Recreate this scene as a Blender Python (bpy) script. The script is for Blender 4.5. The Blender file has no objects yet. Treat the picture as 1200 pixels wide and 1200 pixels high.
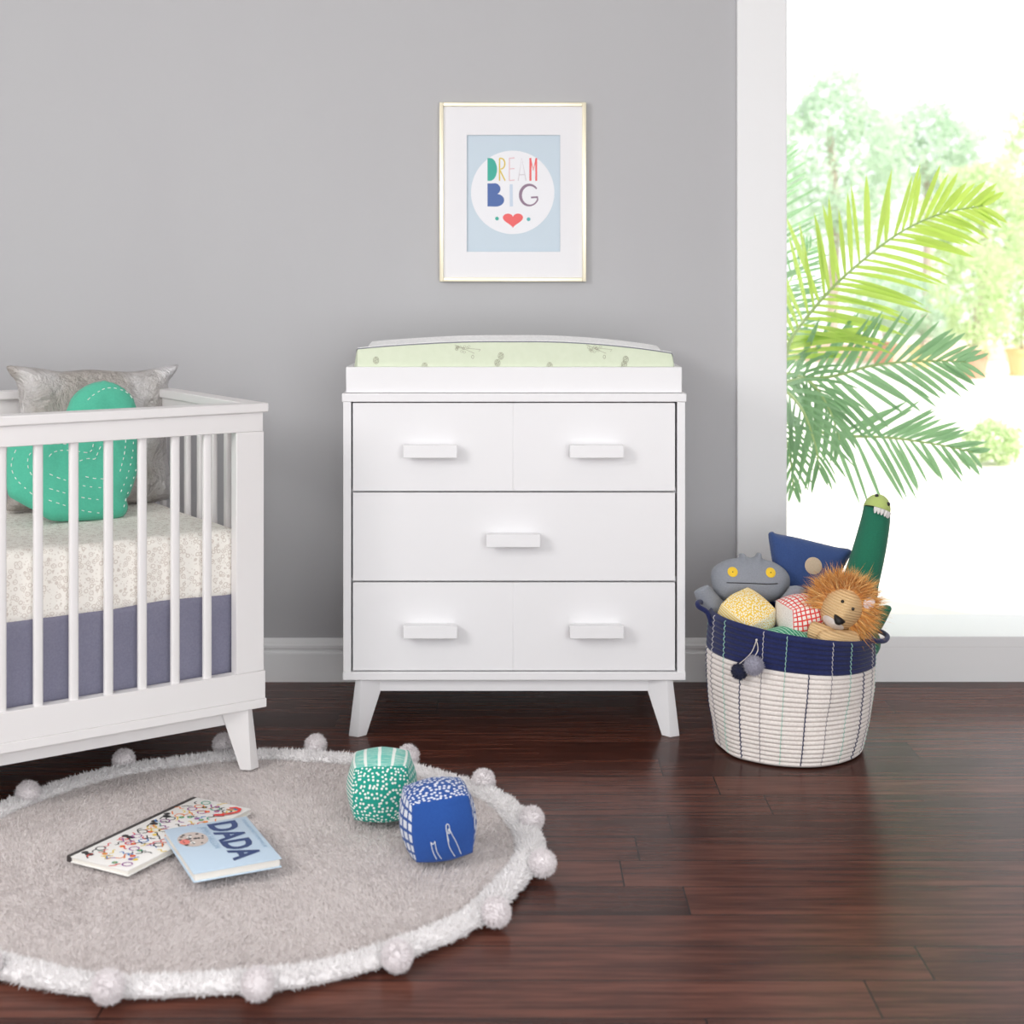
import bpy, bmesh, math, random
import numpy as np
from mathutils import Vector, Matrix, geometry, noise
random.seed(7); rng = np.random.default_rng(7)
S = bpy.context.scene; COL = S.collection
PI = math.pi
F = 1730.0; CH = 1.17; HY = 331.0
def P(x, y, D):                      # photo pixel + depth -> world point
    return Vector(((x-600)*D/F, D, CH-(y-HY)*D/F))
def lerp(a, b, t): return a+(b-a)*t

# ------------------------------------------------------------------ materials
def srgb(c):
    return tuple(((v/255+.055)/1.055)**2.4 if v/255 > .04045 else v/255/12.92 for v in c)
class NT:
    def __init__(s, name):
        s.m = bpy.data.materials.new(name); s.m.use_nodes = True
        s.t = s.m.node_tree; s.b = s.t.nodes['Principled BSDF']
    def n(s, typ, **kw):
        nd = s.t.nodes.new(typ)
        for k, v in kw.items():
            if k.startswith('_'): setattr(nd, k[1:], v)
            else: nd.inputs[k.replace('__', ' ')].default_value = v
        return nd
    def l(s, a, b): s.t.links.new(a, b)
    def math(s, op, a, b=None, c=None):
        nd = s.t.nodes.new('ShaderNodeMath'); nd.operation = op
        for i, v in enumerate((a, b, c)):
            if v is None: continue
            if isinstance(v, (int, float)): nd.inputs[i].default_value = v
            else: s.l(v, nd.inputs[i])
        return nd.outputs[0]
    def mix(s, f, a, b):
        nd = s.t.nodes.new('ShaderNodeMix'); nd.data_type = 'RGBA'
        for sock, v in ((nd.inputs[0], f), (nd.inputs[6], a), (nd.inputs[7], b)):
            if isinstance(v, (int, float)): sock.default_value = v
            elif isinstance(v, tuple): sock.default_value = (*v[:3], 1)
            else: s.l(v, sock)
        return nd.outputs[2]
    def coord(s, kind='Object'):
        return s.n('ShaderNodeTexCoord').outputs[kind]
    def noise(s, vec, scale, detail=3, rough=.5):
        nd = s.n('ShaderNodeTexNoise', Scale=scale, Detail=detail, Roughness=rough); s.l(vec, nd.inputs['Vector']); return nd.outputs['Fac']
    def voro(s, vec, scale, rnd=1.0, out='Distance', feature='F1', dim='3D'):
        nd = s.n('ShaderNodeTexVoronoi', Scale=scale, Randomness=rnd); nd.feature = feature; nd.voronoi_dimensions = dim
        s.l(vec, nd.inputs['Vector']); return nd.outputs[out]
    def mapv(s, vec, scale=(1, 1, 1), rot=(0, 0, 0), loc=(0, 0, 0)):
        nd = s.n('ShaderNodeMapping'); nd.inputs['Scale'].default_value = scale
        nd.inputs['Rotation'].default_value = rot; nd.inputs['Location'].default_value = loc
        s.l(vec, nd.inputs['Vector']); return nd.outputs[0]
    def sep(s, vec):
        nd = s.n('ShaderNodeSeparateXYZ'); s.l(vec, nd.inputs[0]); return nd.outputs
    def ramp(s, f, stops):
        nd = s.n('ShaderNodeValToRGB'); e = nd.color_ramp.elements
        while len(e) < len(stops): e.new(.5)
        for i, (p, c) in enumerate(stops): e[i].position = p; e[i].color = (*c, 1)
        s.l(f, nd.inputs[0]); return nd.outputs[0]
    def base(s, c):
        if isinstance(c, tuple): s.b.inputs['Base Color'].default_value = (*c[:3], 1)
        else: s.l(c, s.b.inputs['Base Color'])
    def bump(s, h, strength=.3, dist=.002):
        nd = s.n('ShaderNodeBump', Strength=strength, Distance=dist); s.l(h, nd.inputs['Height']); s.l(nd.outputs[0], s.b.inputs['Normal'])
    def set(s, **kw):
        for k, v in kw.items(): s.b.inputs[k.replace('__', ' ')].default_value = v

def paint(name, c, rough=.4, bump=0, bscale=60):
    k = NT(name); k.base(srgb(c)); k.set(Roughness=rough)
    if bump: k.bump(k.noise(k.coord(), bscale), bump, .002)
    return k.m
def fabric(name, c, c2=None, scale=260, var=.5, bump=.5, rough=.95, bd=.0015):
    k = NT(name); v = k.coord(); a = srgb(c); b = srgb(c2) if c2 else tuple(x*.8 for x in a)
    n1 = k.noise(v, scale, 4, .7); n2 = k.noise(v, 14, 2)
    f = k.math('ADD', k.math('MULTIPLY', n1, .75), k.math('MULTIPLY', n2, .25))
    k.base(k.ramp(f, [(.5-var*.35, b), (.5+var*.25, a)])); k.set(Roughness=rough); k.b.inputs['Sheen Weight'].default_value = .15
    k.bump(n1, bump, bd); return k.m

white = paint('white_lacquer', (233, 232, 234), .38, .03, 40)
crib_white = paint('white_crib_paint', (229, 226, 226), .4, .03, 40)
trim_white = paint('white_trim_paint', (241, 241, 242), .45, .03, 30)
M = {}
def wall_mat():
    k = NT('grey_wall_paint'); v = k.coord()
    n = k.noise(k.mapv(v, (1, 1, .35)), 2.2, 4); k.base(k.mix(n, srgb((184, 183, 186)), srgb((190, 190, 192))))
    k.set(Roughness=.75); k.bump(k.noise(v, 160, 3), .12, .001); return k.m
wall_m = wall_mat()
def floor_mat():
    k = NT('dark_wood_planks'); v = k.coord(); x, y, z = k.sep(v)
    w = .128
    row = k.math('FLOOR', k.math('DIVIDE', k.math('ADD', y, .085), w))
    hsh = k.math('FRACT', k.math('MULTIPLY', k.math('SINE', k.math('MULTIPLY', row, 12.9898)), 437.5))
    xs = k.math('ADD', x, k.math('MULTIPLY', hsh, 1.25))
    col = k.math('FLOOR', k.math('DIVIDE', xs, 1.25))
    fy = k.math('FRACT', k.math('DIVIDE', k.math('ADD', y, .085), w)); fx = k.math('FRACT', k.math('DIVIDE', xs, 1.25))
    gy = k.math('LESS_THAN', k.math('MINIMUM', fy, k.math('SUBTRACT', 1, fy)), .012)
    gx = k.math('LESS_THAN', k.math('MINIMUM', fx, k.math('SUBTRACT', 1, fx)), .0012)
    gap = k.math('MAXIMUM', gy, gx)
    tone = k.math('FRACT', k.math('MULTIPLY', k.math('SINE', k.math('ADD', k.math('MULTIPLY', row, 7.13), k.math('MULTIPLY', col, 3.71))), 91.7))
    cb = k.n('ShaderNodeCombineXYZ'); k.l(k.math('MULTIPLY', x, 1.6), cb.inputs[0]); k.l(k.math('MULTIPLY', y, 22), cb.inputs[1]); k.l(k.math('MULTIPLY', tone, 9), cb.inputs[2])
    g = k.noise(cb.outputs[0], 2.4, 7, .62)
    cb2 = k.n('ShaderNodeCombineXYZ'); k.l(k.math('MULTIPLY', x, 5), cb2.inputs[0]); k.l(k.math('MULTIPLY', y, 120), cb2.inputs[1]); k.l(tone, cb2.inputs[2])
    g2 = k.noise(cb2.outputs[0], 2, 3, .6)
    f = k.math('ADD', k.math('MULTIPLY', g, .7), k.math('ADD', k.math('MULTIPLY', g2, .13), k.math('MULTIPLY', tone, .16)))
    c = k.ramp(f, [(.33, srgb((46, 23, 18))), (.48, srgb((76, 41, 32))), (.66, srgb((110, 66, 53)))])
    k.base(k.mix(gap, c, srgb((22, 9, 7))))
    k.set(Roughness=.25); k.b.inputs['Specular IOR Level'].default_value = .13
    h = k.math('SUBTRACT', k.math('MULTIPLY', g2, .15), gap); k.bump(h, .35, .001); return k.m
floor_m = floor_mat()

def pattern(name, kind, c1, c2, scale=10, p=.3, coord='UV', rot=0, bump=.4):
    """c1 background, c2 motif"""
    k = NT(name); v0 = k.coord(coord); v = k.mapv(v0, rot=(0, 0, rot)); x, y, z = k.sep(v)
    a, b = srgb(c1), srgb(c2)
    if kind == 'dots':
        f = k.math('LESS_THAN', k.voro(v, scale, .75, dim='2D'), p)
    elif kind == 'rings':
        d = k.voro(v, scale, .8); f = k.math('MULTIPLY', k.math('LESS_THAN', d, p), k.math('GREATER_THAN', d, p*.55))
        d2 = k.math('LESS_THAN', k.voro(v, scale*2.3, .9), .22); f = k.math('MAXIMUM', f, k.math('MULTIPLY', d2, .8))
        f = k.math('MULTIPLY', f, .75)
    elif kind == 'stripes':
        f = k.math('LESS_THAN', k.math('FRACT', k.math('ADD', k.math('MULTIPLY', x, scale), k.math('MULTIPLY', k.noise(v, 9), .12))), p)
    elif kind == 'grid':
        wv = k.math('MULTIPLY', k.noise(v, 6), .14)
        gx = k.math('LESS_THAN', k.math('FRACT', k.math('ADD', k.math('MULTIPLY', x, scale), wv)), p)
        gy = k.math('LESS_THAN', k.math('FRACT', k.math('ADD', k.math('MULTIPLY', y, scale), wv)), p)
        f = k.math('MAXIMUM', gx, gy)
    elif kind == 'brush':
        f1 = k.math('LESS_THAN', k.math('FRACT', k.math('ADD', k.math('MULTIPLY', x, scale), k.math('MULTIPLY', k.noise(v, 5), .1))), p)
        f2 = k.math('MULTIPLY', k.math('GREATER_THAN', k.noise(k.mapv(v0, (3, 60, 1)), 1, 3), .55), .5)
        f = k.math('MAXIMUM', f1, f2)
    k.base(k.mix(f, a, b)); k.set(Roughness=.92); k.b.inputs['Sheen Weight'].default_value = .1
    k.bump(k.noise(k.coord(), 350, 2), bump, .001); return k.m

# ------------------------------------------------------------------ mesh builder
class MB:
    def __init__(s): s.v = []; s.f = []; s.mi = []; s.uv = {}
    def add(s, vs, fs, mi=0, uvs=None):
        o = len(s.v); s.v += [Vector(p) for p in vs]
        for i, f in enumerate(fs):
            if uvs: s.uv[len(s.f)] = [uvs[j] for j in f]
            s.f.append([j+o for j in f]); s.mi.append(mi if isinstance(mi, int) else mi[i])
        return s
    def box(s, x0, x1, y0, y1, z0, z1, bev=.002, mi=0, mat=None, seg=2):
        bm = bmesh.new(); bmesh.ops.create_cube(bm, size=1)
        for v in bm.verts:
            v.co = Vector((lerp(x0, x1, v.co.x+.5), lerp(y0, y1, v.co.y+.5), lerp(z0, z1, v.co.z+.5)))
        if bev: bmesh.ops.bevel(bm, geom=bm.edges[:], offset=bev, segments=seg, affect='EDGES', profile=.5)
        s.bm(bm, mi, mat); return s
    def bm(s, bm, mi=0, mat=None):
        bm.verts.index_update()
        vs = [(mat @ v.co) if mat else v.co.copy() for v in bm.verts]
        s.add(vs, [[v.index for v in f.verts] for f in bm.faces], mi); bm.free()
    def hexa(s, b, t, bev=.002, mi=0):     # 4 bottom + 4 top corners
        bm = bmesh.new(); vb = [bm.verts.new(p) for p in b]; vt = [bm.verts.new(p) for p in t]
        bm.faces.new(vb[::-1]); bm.faces.new(vt)
        for i in range(4): bm.faces.new((vb[i], vb[(i+1) % 4], vt[(i+1) % 4], vt[i]))
        bmesh.ops.recalc_face_normals(bm, faces=bm.faces[:])
        if bev: bmesh.ops.bevel(bm, geom=bm.edges[:], offset=bev, segments=2, affect='EDGES', profile=.5)
        s.bm(bm, mi); return s
    def ball(s, c, r, mi=0, seg=20, rings=14, mat=None):
        bm = bmesh.new(); bmesh.ops.create_uvsphere(bm, u_segments=seg, v_segments=rings, radius=1)
        r = (r, r, r) if isinstance(r, (int, float)) else r
        for v in bm.verts:
            p = Vector((v.co.x*r[0], v.co.y*r[1], v.co.z*r[2]))
            if mat: p = mat @ p
            v.co = p+Vector(c)
        s.bm(bm, mi); return s
    def tube(s, pts, r, n=10, mi=0, closed=False, cap=True):
        pts = [Vector(p) for p in pts]; N = len(pts)
        rr = [r]*N if isinstance(r, (int, float)) else r
        vs = []; up = None
        for i, p in enumerate(pts):
            if closed: t = pts[(i+1) % N]-pts[i-1]
            else: t = pts[min(i+1, N-1)]-pts[max(i-1, 0)]
            t = t.normalized() if t.length > 1e-9 else Vector((0, 0, 1))
            if up is None: up = t.orthogonal().normalized()
            up = (up-t*up.dot(t)).normalized(); w = t.cross(up)
            for k in range(n):
                a = 2*PI*k/n; vs.append(p+(up*math.cos(a)+w*math.sin(a))*rr[i])
        fs = []
        for i in range(N if closed else N-1):
            for k in range(n):
                a = i*n+k; b = i*n+(k+1) % n; c = ((i+1) % N)*n+(k+1) % n; d = ((i+1) % N)*n+k
                fs.append((a, b, c, d))
        if cap and not closed: fs.append(tuple(range(n))[::-1]); fs.append(tuple(range((N-1)*n, N*n)))
        s.add(vs, fs, mi); return s
    def grid(s, fn, nu, nv, mi=0, wrapu=False, uvs=False):
        vs = []; uv = []
        for j in range(nv+1):
            for i in range(nu if wrapu else nu+1):
                vs.append(fn(i/nu, j/nv)); uv.append((i/nu, j/nv))
        W = nu if wrapu else nu+1; fs = []
        for j in range(nv):
            for i in range(nu):
                a = j*W+i; b = j*W+(i+1) % W; fs.append((a, b, b+W, a+W))
        s.add(vs, fs, mi, uv if uvs else None); return s
    def ribbon(s, pts, w, z=0, mi=0):       # flat stroke in xy
        pts = [Vector((p[0], p[1])) for p in pts]; N = len(pts); vs = []
        ww = [w]*N if isinstance(w, (int, float)) else w
        for i, p in enumerate(pts):
            t = (pts[min(i+1, N-1)]-pts[max(i-1, 0)]).normalized(); n = Vector((-t.y, t.x))*ww[i]/2
            vs += [(p.x+n.x, p.y+n.y, z), (p.x-n.x, p.y-n.y, z)]
        s.add(vs, [(2*i+1, 2*i+3, 2*i+2, 2*i) for i in range(N-1)], mi); return s
    def poly(s, pts, z=0, mi=0):
        s.add([(p[0], p[1], z) for p in pts], [tuple(range(len(pts)))], mi); return s
    def xf(s, m):
        s.v = [m @ p for p in s.v]; return s
XF = {}
def link(o, parent=None):
    COL.objects.link(o)
    if parent: o.parent = parent; XF[o.name] = XF[parent.name]
def tag(o, label=None, cat=None, group=None, kind=None):
    if label: o['label'] = label
    if cat: o['category'] = cat
    if group: o['group'] = group
    if kind: o['kind'] = kind
    return o
def thing(name, label, cat, loc=(0, 0, 0), rz=0, group=None):
    o = bpy.data.objects.new(name, None); COL.objects.link(o); o.location = loc; o.rotation_euler = (0, 0, rz)
    o.empty_display_size = .05
    XF[o.name] = Matrix.Translation(loc) @ Matrix.Rotation(rz, 4, 'Z'); return tag(o, label, cat, group)
def build(mb, name, mats, parent=None, world=True, base=None, smooth=True, ang=28):
    """world=True: verts are world coordinates, turned into the parent's frame (or about base)"""
    if parent is not None and world: inv = XF[parent.name].inverted(); vs = [inv @ p for p in mb.v]
    elif base is not None: b = Vector(base); vs = [p-b for p in mb.v]
    else: vs = mb.v
    me = bpy.data.meshes.new(name); me.from_pydata([tuple(p) for p in vs], [], mb.f)
    for m in (mats if isinstance(mats, (list, tuple)) else [mats]): me.materials.append(m)
    me.polygons.foreach_set('material_index', mb.mi)
    if mb.uv:
        ul = me.uv_layers.new(name='UVMap')
        for p in me.polygons:
            q = mb.uv.get(p.index)
            if q:
                for li, c in zip(p.loop_indices, q): ul.data[li].uv = c
    me.update()
    if mats in (white, crib_white, trim_white): ang = min(ang, 20)
    if smooth:
        me.polygons.foreach_set('use_smooth', [True]*len(me.polygons))
        if ang < 180:
            try: me.set_sharp_from_angle(angle=math.radians(ang))
            except Exception: pass
    o = bpy.data.objects.new(name, me); link(o, parent)
    if parent is None:
        if base is not None: o.location = base
        XF[o.name] = Matrix.Translation(base or (0, 0, 0))
    return o
def struct(mb, name, mat, **kw):
    o = build(mb, name, mat, **kw)
    if o.parent is None: o['kind'] = 'structure'
    return o
def rotm(rx=0, ry=0, rz=0):
    return Matrix.Rotation(math.radians(rz), 4, 'Z') @ Matrix.Rotation(math.radians(ry), 4, 'Y') @ Matrix.Rotation(math.radians(rx), 4, 'X')
def frame(origin, right, up):               # matrix whose x=right, y=up, z=out of the sheet
    r = Vector(right).normalized(); u = Vector(up); u = (u-r*u.dot(r)).normalized(); n = r.cross(u)
    m = Matrix((r, u, n)).transposed().to_4x4(); return Matrix.Translation(origin) @ m

def spline(pts, n=8, closed=False):
    pts = [Vector(p) for p in pts]; N = len(pts); out = []
    for i in range(N if closed else N-1):
        if closed: a, b, c, d = pts[i-1], pts[i], pts[(i+1) % N], pts[(i+2) % N]
        else: a, b, c, d = pts[max(i-1, 0)], pts[i], pts[i+1], pts[min(i+2, N-1)]
        for k in range(n):
            t = k/n; out.append(.5*((2*b)+(c-a)*t+(2*a-5*b+4*c-d)*t*t+(3*b-a-3*c+d)*t**3))
    if not closed: out.append(pts[-1])
    return out
def seg_dist(p, poly):
    best = 9
    for i in range(len(poly)):
        a = poly[i-1]; b = poly[i]; ab = b-a; t = max(0, min(1, (p-a).dot(ab)/max(ab.length_squared, 1e-12)))
        d = (p-a-ab*t).length
        if d < best: best = d
    return best
def inside(p, poly):
    c = False
    for i in range(len(poly)):
        a = poly[i-1]; b = poly[i]
        if (a.y > p.y) != (b.y > p.y) and p.x < (b.x-a.x)*(p.y-a.y)/(b.y-a.y)+a.x: c = not c
    return c
def puff(mb, outline, T, res, edge=None, mi=0, wr=0, back=1.0, ws=30):
    """inflated cushion from a closed 2-D outline; returns height function of the front"""
    poly = [Vector((p[0], p[1])) for p in outline]; edge = edge or T
    def h(p):
        if not inside(p, poly): return 0
        d = seg_dist(p, poly); k = min(1, d/edge); z = T*math.sqrt(max(0, 1-(1-k)**2))
        if wr: z += wr*k*(noise.noise(Vector((p.x*ws, p.y*ws, 1.3)))+.5*noise.noise(Vector((p.x*ws*2.3, p.y*ws*2.3, 4))))
        return z
    x0 = min(p.x for p in poly); x1 = max(p.x for p in poly); y0 = min(p.y for p in poly); y1 = max(p.y for p in poly)
    pts = list(poly); n0 = len(pts)
    ny = int((y1-y0)/res); nx = int((x1-x0)/res)
    for j in range(ny+1):
        for i in range(nx+1):
            p = Vector((x0+(i+.5*(j % 2))*res, y0+j*res))
            if inside(p, poly) and seg_dist(p, poly) > res*.35: pts.append(p)
    edges = [(i, (i+1) % n0) for i in range(n0)]
    r = geometry.delaunay_2d_cdt(pts, edges, [], 1, 1e-6)
    vs2, fs2 = r[0], r[2]
    on = [seg_dist(p, poly) < 1e-5 for p in vs2]; zz = [0 if on[i] else h(p) for i, p in enumerate(vs2)]
    o = len(mb.v); mb.v += [Vector((p.x, p.y, z)) for p, z in zip(vs2, zz)]
    bmap = {}
    for i, p in enumerate(vs2):
        if on[i]: bmap[i] = o+i
        else: bmap[i] = len(mb.v); mb.v.append(Vector((p.x, p.y, -zz[i]*back)))
    for f in fs2:
        a = list(f); mb.f.append([o+i for i in a]); mb.mi.append(mi)
        mb.f.append([bmap[i] for i in a][::-1]); mb.mi.append(mi)
    return h
def tufts(pts, nrm, L, w, spread=.5, seg=1, droop=0, lvar=.4, mats=1):
    """hair-like tapering blades at pts; vectorised; returns an MB"""
    pts = np.asarray(pts, float); nrm = np.asarray(nrm, float); n = len(pts)
    d = nrm+rng.normal(0, spread, (n, 3)); d /= np.linalg.norm(d, axis=1)[:, None]
    s = np.cross(d, rng.normal(0, 1, (n, 3))); s /= np.linalg.norm(s, axis=1)[:, None]+1e-9
    ln = L*(1+rng.uniform(-lvar, lvar, n))[:, None]
    mb = MB(); K = seg; V = []
    bend = rng.normal(0, .35, (n, 3)); bend[:, 2] -= droop
    for k in range(K+1):
        t = k/K; c = pts+d*ln*t+bend*ln*t*t*.5; ww = w*(1-t)*.5
        if k < K: V += [c-s*ww, c+s*ww]
        else: V += [c]
    V = np.stack(V, 1); m = V.shape[1]
    mb.v = [Vector(p) for p in V.reshape(-1, 3)]
    for i in range(n):
        o = i*m; mi = i % mats
        for k in range(K-1): mb.f.append((o+2*k, o+2*k+1, o+2*k+3, o+2*k+2)); mb.mi.append(mi)
        mb.f.append((o+2*K-2, o+2*K-1, o+2*K)); mb.mi.append(mi)
    return mb
def join(a, b, dmi=0):
    o = len(a.v); a.v += b.v
    for f, m in zip(b.f, b.mi): a.f.append([i+o for i in f]); a.mi.append(m+dmi)
    return a

# ================================================================== the room
WY = 4.34                                        # back wall plane
RX0, RX1, RY0, CZ = -2.95, 2.75, -.9, 2.75
struct(MB().box(RX0, RX1, RY0, WY, -.05, 0, 0), 'floor', floor_m)
wb = MB()
OX0, OX1, OZ1 = .80, 2.35, 2.35                  # window opening
wb.box(RX0-.1, OX0, WY, WY+.26, -.05, CZ, 0); wb.box(OX1, RX1+.1, WY, WY+.26, -.05, CZ, 0)
wb.box(OX0, OX1, WY, WY+.26, OZ1, CZ, 0); wb.box(OX0, OX1, WY+.001, WY+.26, -.05, .10, 0)
struct(wb, 'wall_back', wall_m)
struct(MB().box(RX0-.1, RX0, RY0, WY, -.05, CZ, 0), 'wall_left', wall_m)
struct(MB().box(RX1, RX1+.1, RY0, WY, -.05, CZ, 0), 'wall_right', wall_m)
struct(MB().box(RX0-.1, RX1+.1, RY0, WY+.26, CZ, CZ+.1, 0), 'ceiling', paint('ceiling_white', (240, 240, 238), .8))
def base_profile(): return [(0, 0), (.018, 0), (.018, .082), (.0165, .086), (.012, .088), (.012, .094), (.0155, .098), (.0155, .106), (.011, .110), (.009, .117), (.004, .1245), (0, .1255)]
def baseboard(a, b, n):
    a, b, n = Vector(a), Vector(b), Vector(n); pr = base_profile(); mb = MB(); vs = []
    for q in (a, b): vs += [q+n*p[0]+Vector((0, 0, p[1])) for p in pr]
    N = len(pr); mb.add(vs, [(i, (i+1) % N, N+(i+1) % N, N+i) for i in range(N)]+[tuple(range(N)), tuple(range(N, 2*N))[::-1]])
    bm = bmesh.new(); vv = [bm.verts.new(p) for p in mb.v]
    for f in mb.f: bm.faces.new([vv[i] for i in f])
    bmesh.ops.recalc_face_normals(bm, faces=bm.faces[:]); m2 = MB(); m2.bm(bm); return m2
struct(baseboard((RX0, WY, 0), (.657, WY, 0), (0, -1, 0)), 'baseboard_back', trim_white, ang=25)
struct(baseboard((RX0, RY0, 0), (RX0, WY-.02, 0), (1, 0, 0)), 'baseboard_left', trim_white, ang=25)
# window: casing, deep low sill, pane
win = bpy.data.objects.new('window_1', None); COL.objects.link(win); win.location = (1.5, WY, 0); win['kind'] = 'structure'
XF['window_1'] = Matrix.Translation((1.5, WY, 0))
cs = MB()
cs.box(.659, .803, WY-.022, WY+.0, .0, 2.49, .003); cs.box(2.35, 2.494, WY-.022, WY, .0, 2.49, .003)
cs.box(.803, 2.35, WY-.022, WY, 2.35, 2.49, .003)
cs.box(.80, .806, WY-.01, WY+.26, .134, 2.352, 0); cs.box(2.345, 2.352, WY-.01, WY+.26, .134, 2.352, 0); cs.box(.8, 2.35, WY, WY+.26, 2.345, 2.352, 0)
build(cs, 'casing', trim_white, win)
build(MB().box(.803, 2.35, WY-.016, WY+.275, .1, .134, .003).box(.803, 2.35, WY-.0155, WY+.001, .0, .101, 0), 'sill', trim_white, win)
k = NT('clear_glass'); t = k.t; tr = k.n('ShaderNodeBsdfTransparent'); gl = k.n('ShaderNodeBsdfGlossy', Roughness=.0)
mx = k.n('ShaderNodeMixShader', Fac=.012); k.l(tr.outputs[0], mx.inputs[1]); k.l(gl.outputs[0], mx.inputs[2]); k.l(mx.outputs[0], t.nodes['Material Output'].inputs[0])
build(MB().box(.806, 2.345, WY+.235, WY+.239, .134, 2.345, 0), 'pane', k.m, win, smooth=False)

# ================================================================== dresser
DY = 3.79; s_ = F/DY
dx0, dx1 = (402-600)/s_, (803-600)/s_; z0, z1 = .149, .885; dyb = DY+.47
dr = thing('dresser', 'white three-row dresser with splayed legs and six wooden bar pulls against the grey wall', 'dresser', ((dx0+dx1)/2, DY+.235, 0))
def ZY(y, D=DY): return CH-(y-HY)*D/F
def XX(x, D=DY): return (x-600)*D/F
c = MB(); th = .0205
c.box(dx0, dx0+th, DY, dyb, z0+.0005, z1-.0215, .0015); c.box(dx1-th, dx1, DY, dyb, z0+.0005, z1-.0215, .0015)
c.box(dx0-.003, dx1+.003, DY-.003, dyb, z1-.0215, z1, .002); c.box(dx0-.001, dx1+.001, DY-.002, dyb, z0, z0+.021, .002)
c.box(dx0+th, dx1-th, dyb-.008, dyb, z0+.02, z1-.02, 0)
c.box(dx0+th-.001, dx1-th+.001, DY+.03, DY+.045, ZY(577)-.006, ZY(577)+.008, 0); c.box(dx0+th-.001, dx1-th+.001, DY+.03, DY+.045, ZY(682)-.006, ZY(682)+.008, 0)
build(c, 'carcass', white, dr)
c = MB(); c.box(XX(430), XX(775), DY+.022, DY+.04, ZY(812.5), z0, .001); c.box(XX(430), XX(775), dyb-.05, dyb-.03, ZY(812.5), z0, .001)
c.box(XX(430)-.01, XX(430)+.01, DY+.04, dyb-.04, ZY(812.5), z0, .001); c.box(XX(775)-.01, XX(775)+.01, DY+.04, dyb-.04, ZY(812.5), z0, .001)
build(c, 'apron', white, dr)
LB = [(.012, .014), (.038, .002), (.058, .020), (.030, .044)]; LT = [(.030, .014), (.046, .002), (.106, .022), (.060, .062)]
def leg_mb(cx, cy, sx, sy, ztop, zb=0):
    return MB().hexa([(cx+sx*a, cy+sy*b, zb) for a, b in LB], [(cx+sx*a, cy+sy*b, ztop) for a, b in LT], .0015)
for sx, cx in ((1, dx0), (-1, dx1)):
    build(leg_mb(cx, DY+.004, sx, 1, z0), 'leg', white, dr); build(leg_mb(cx, dyb-.01, sx, -1, z0), 'leg', white, dr)
def handle(cx, cy, parent):
    m = MB(); x, z = XX(cx), ZY(cy, DY-.03); hw, hh = .0688, .0162
    # trapezoid bar: narrow at the drawer, wide at the front
    b = [(x-hw+.011, DY+.004, z-hh+.006), (x+hw-.011, DY+.004, z-hh+.006), (x+hw-.011, DY+.004, z+hh-.002), (x-hw+.011, DY+.004, z+hh-.002)]
    f = [(x-hw, DY-.026, z-hh), (x+hw, DY-.026, z-hh), (x+hw, DY-.026, z+hh), (x-hw, DY-.026, z+hh)]
    g = [(x-hw, DY-.036, z-hh), (x+hw, DY-.036, z-hh), (x+hw, DY-.036, z+hh), (x-hw, DY-.036, z+hh)]
    m.hexa(b, f, 0); m.hexa(f, g, .0012); build(m, 'handle', white, parent, ang=25)
for ya, yb, hs in ((472.3, 575.6, ((505, 529), (698.5, 529))), (577.6, 681, ((601.5, 633.5),)), (683, 786.2, ((505, 740.5), (698.5, 740.5)))):
    m = MB(); za, zb = ZY(yb), ZY(ya); xa, xb = XX(413.2), XX(791.4); fy = DY+.004; xm = XX(601.5)
    if len(hs) == 2:
        m.box(xa, xm-.0008, fy, fy+.018, za, zb, .0012); m.box(xm+.0008, xb, fy, fy+.018, za, zb, .0012); m.box(xm-.003, xm+.003, fy+.0012, fy+.017, za+.001, zb-.001, 0)
    else: m.box(xa, xb, fy, fy+.018, za, zb, .0012)
    d = build(m, 'drawer', white, dr)
    m = MB(); m.box(xa+.01, xb-.01, fy+.018, dyb-.03, za+.01, zb-.03, 0); build(m, 'drawer_box', white, d)
    for h in hs: handle(*h, d)
# changing tray (hollow frame) and pad
tf = DY+.012; tb = tf+.43; tx0, tx1 = XX(405.3, tf), XX(799.3, tf); tz0, tz1 = z1+.0005, CH-(430-HY)*tf/F
m = MB()
m.box(tx0, tx1, tf, tf+.016, tz0, tz1, .0025); m.box(tx0, tx1, tb-.016, tb, tz0, tz1, .0025)
m.box(tx0, tx0+.016, tf+.012, tb-.012, tz0, tz1, .002); m.box(tx1-.016, tx1, tf+.012, tb-.012, tz0, tz1, .002); m.box(tx0+.01, tx1-.01, tf+.01, tb-.01, tz0, tz0+.008, 0)
tag(build(m, 'changing_tray', white, base=((tx0+tx1)/2, (tf+tb)/2, tz0)), 'low white rectangular changing tray frame sitting on top of the dresser', 'tray')
px0, px1 = XX(416, 3.83), XX(790, 3.83); py0, py1 = tf+.02, tb-.02; pz0 = tz0+.0085
pad = thing('changing_pad', 'pale green contoured changing pad with white top and grey piping, lying in the tray', 'changing pad', ((px0+px1)/2, (py0+py1)/2, pz0))
def padtop(u, v):      # u along x, v front->back, height over z
    x = abs(2*u-1); y = abs(2*v-1)
    rim = CH-(398.9-HY)*3.83/F; endz = CH-(408.5-HY)*3.83/F
    zl_, zr_ = CH-(407.3-HY)*3.83/F, CH-(412.5-HY)*3.83/F
    side = lerp(rim, zl_, max(0, (.42-u)/.42)**1.7) if u < .5 else lerp(rim, zr_, max(0, (u-.55)/.45)**1.9)
    dip = .055*(1-y**2.2)*(1-x**6*.5)
    return side-dip
def padpt(u, v, k=0):
    x = lerp(px0, px1, u); y = lerp(py0, py1, v)
    ey = (abs(2*v-1))**8; ex = abs(2*u-1)**10
    x += -.008*ey*(1 if u > .5 else -1)*ex; return x, y
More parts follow.
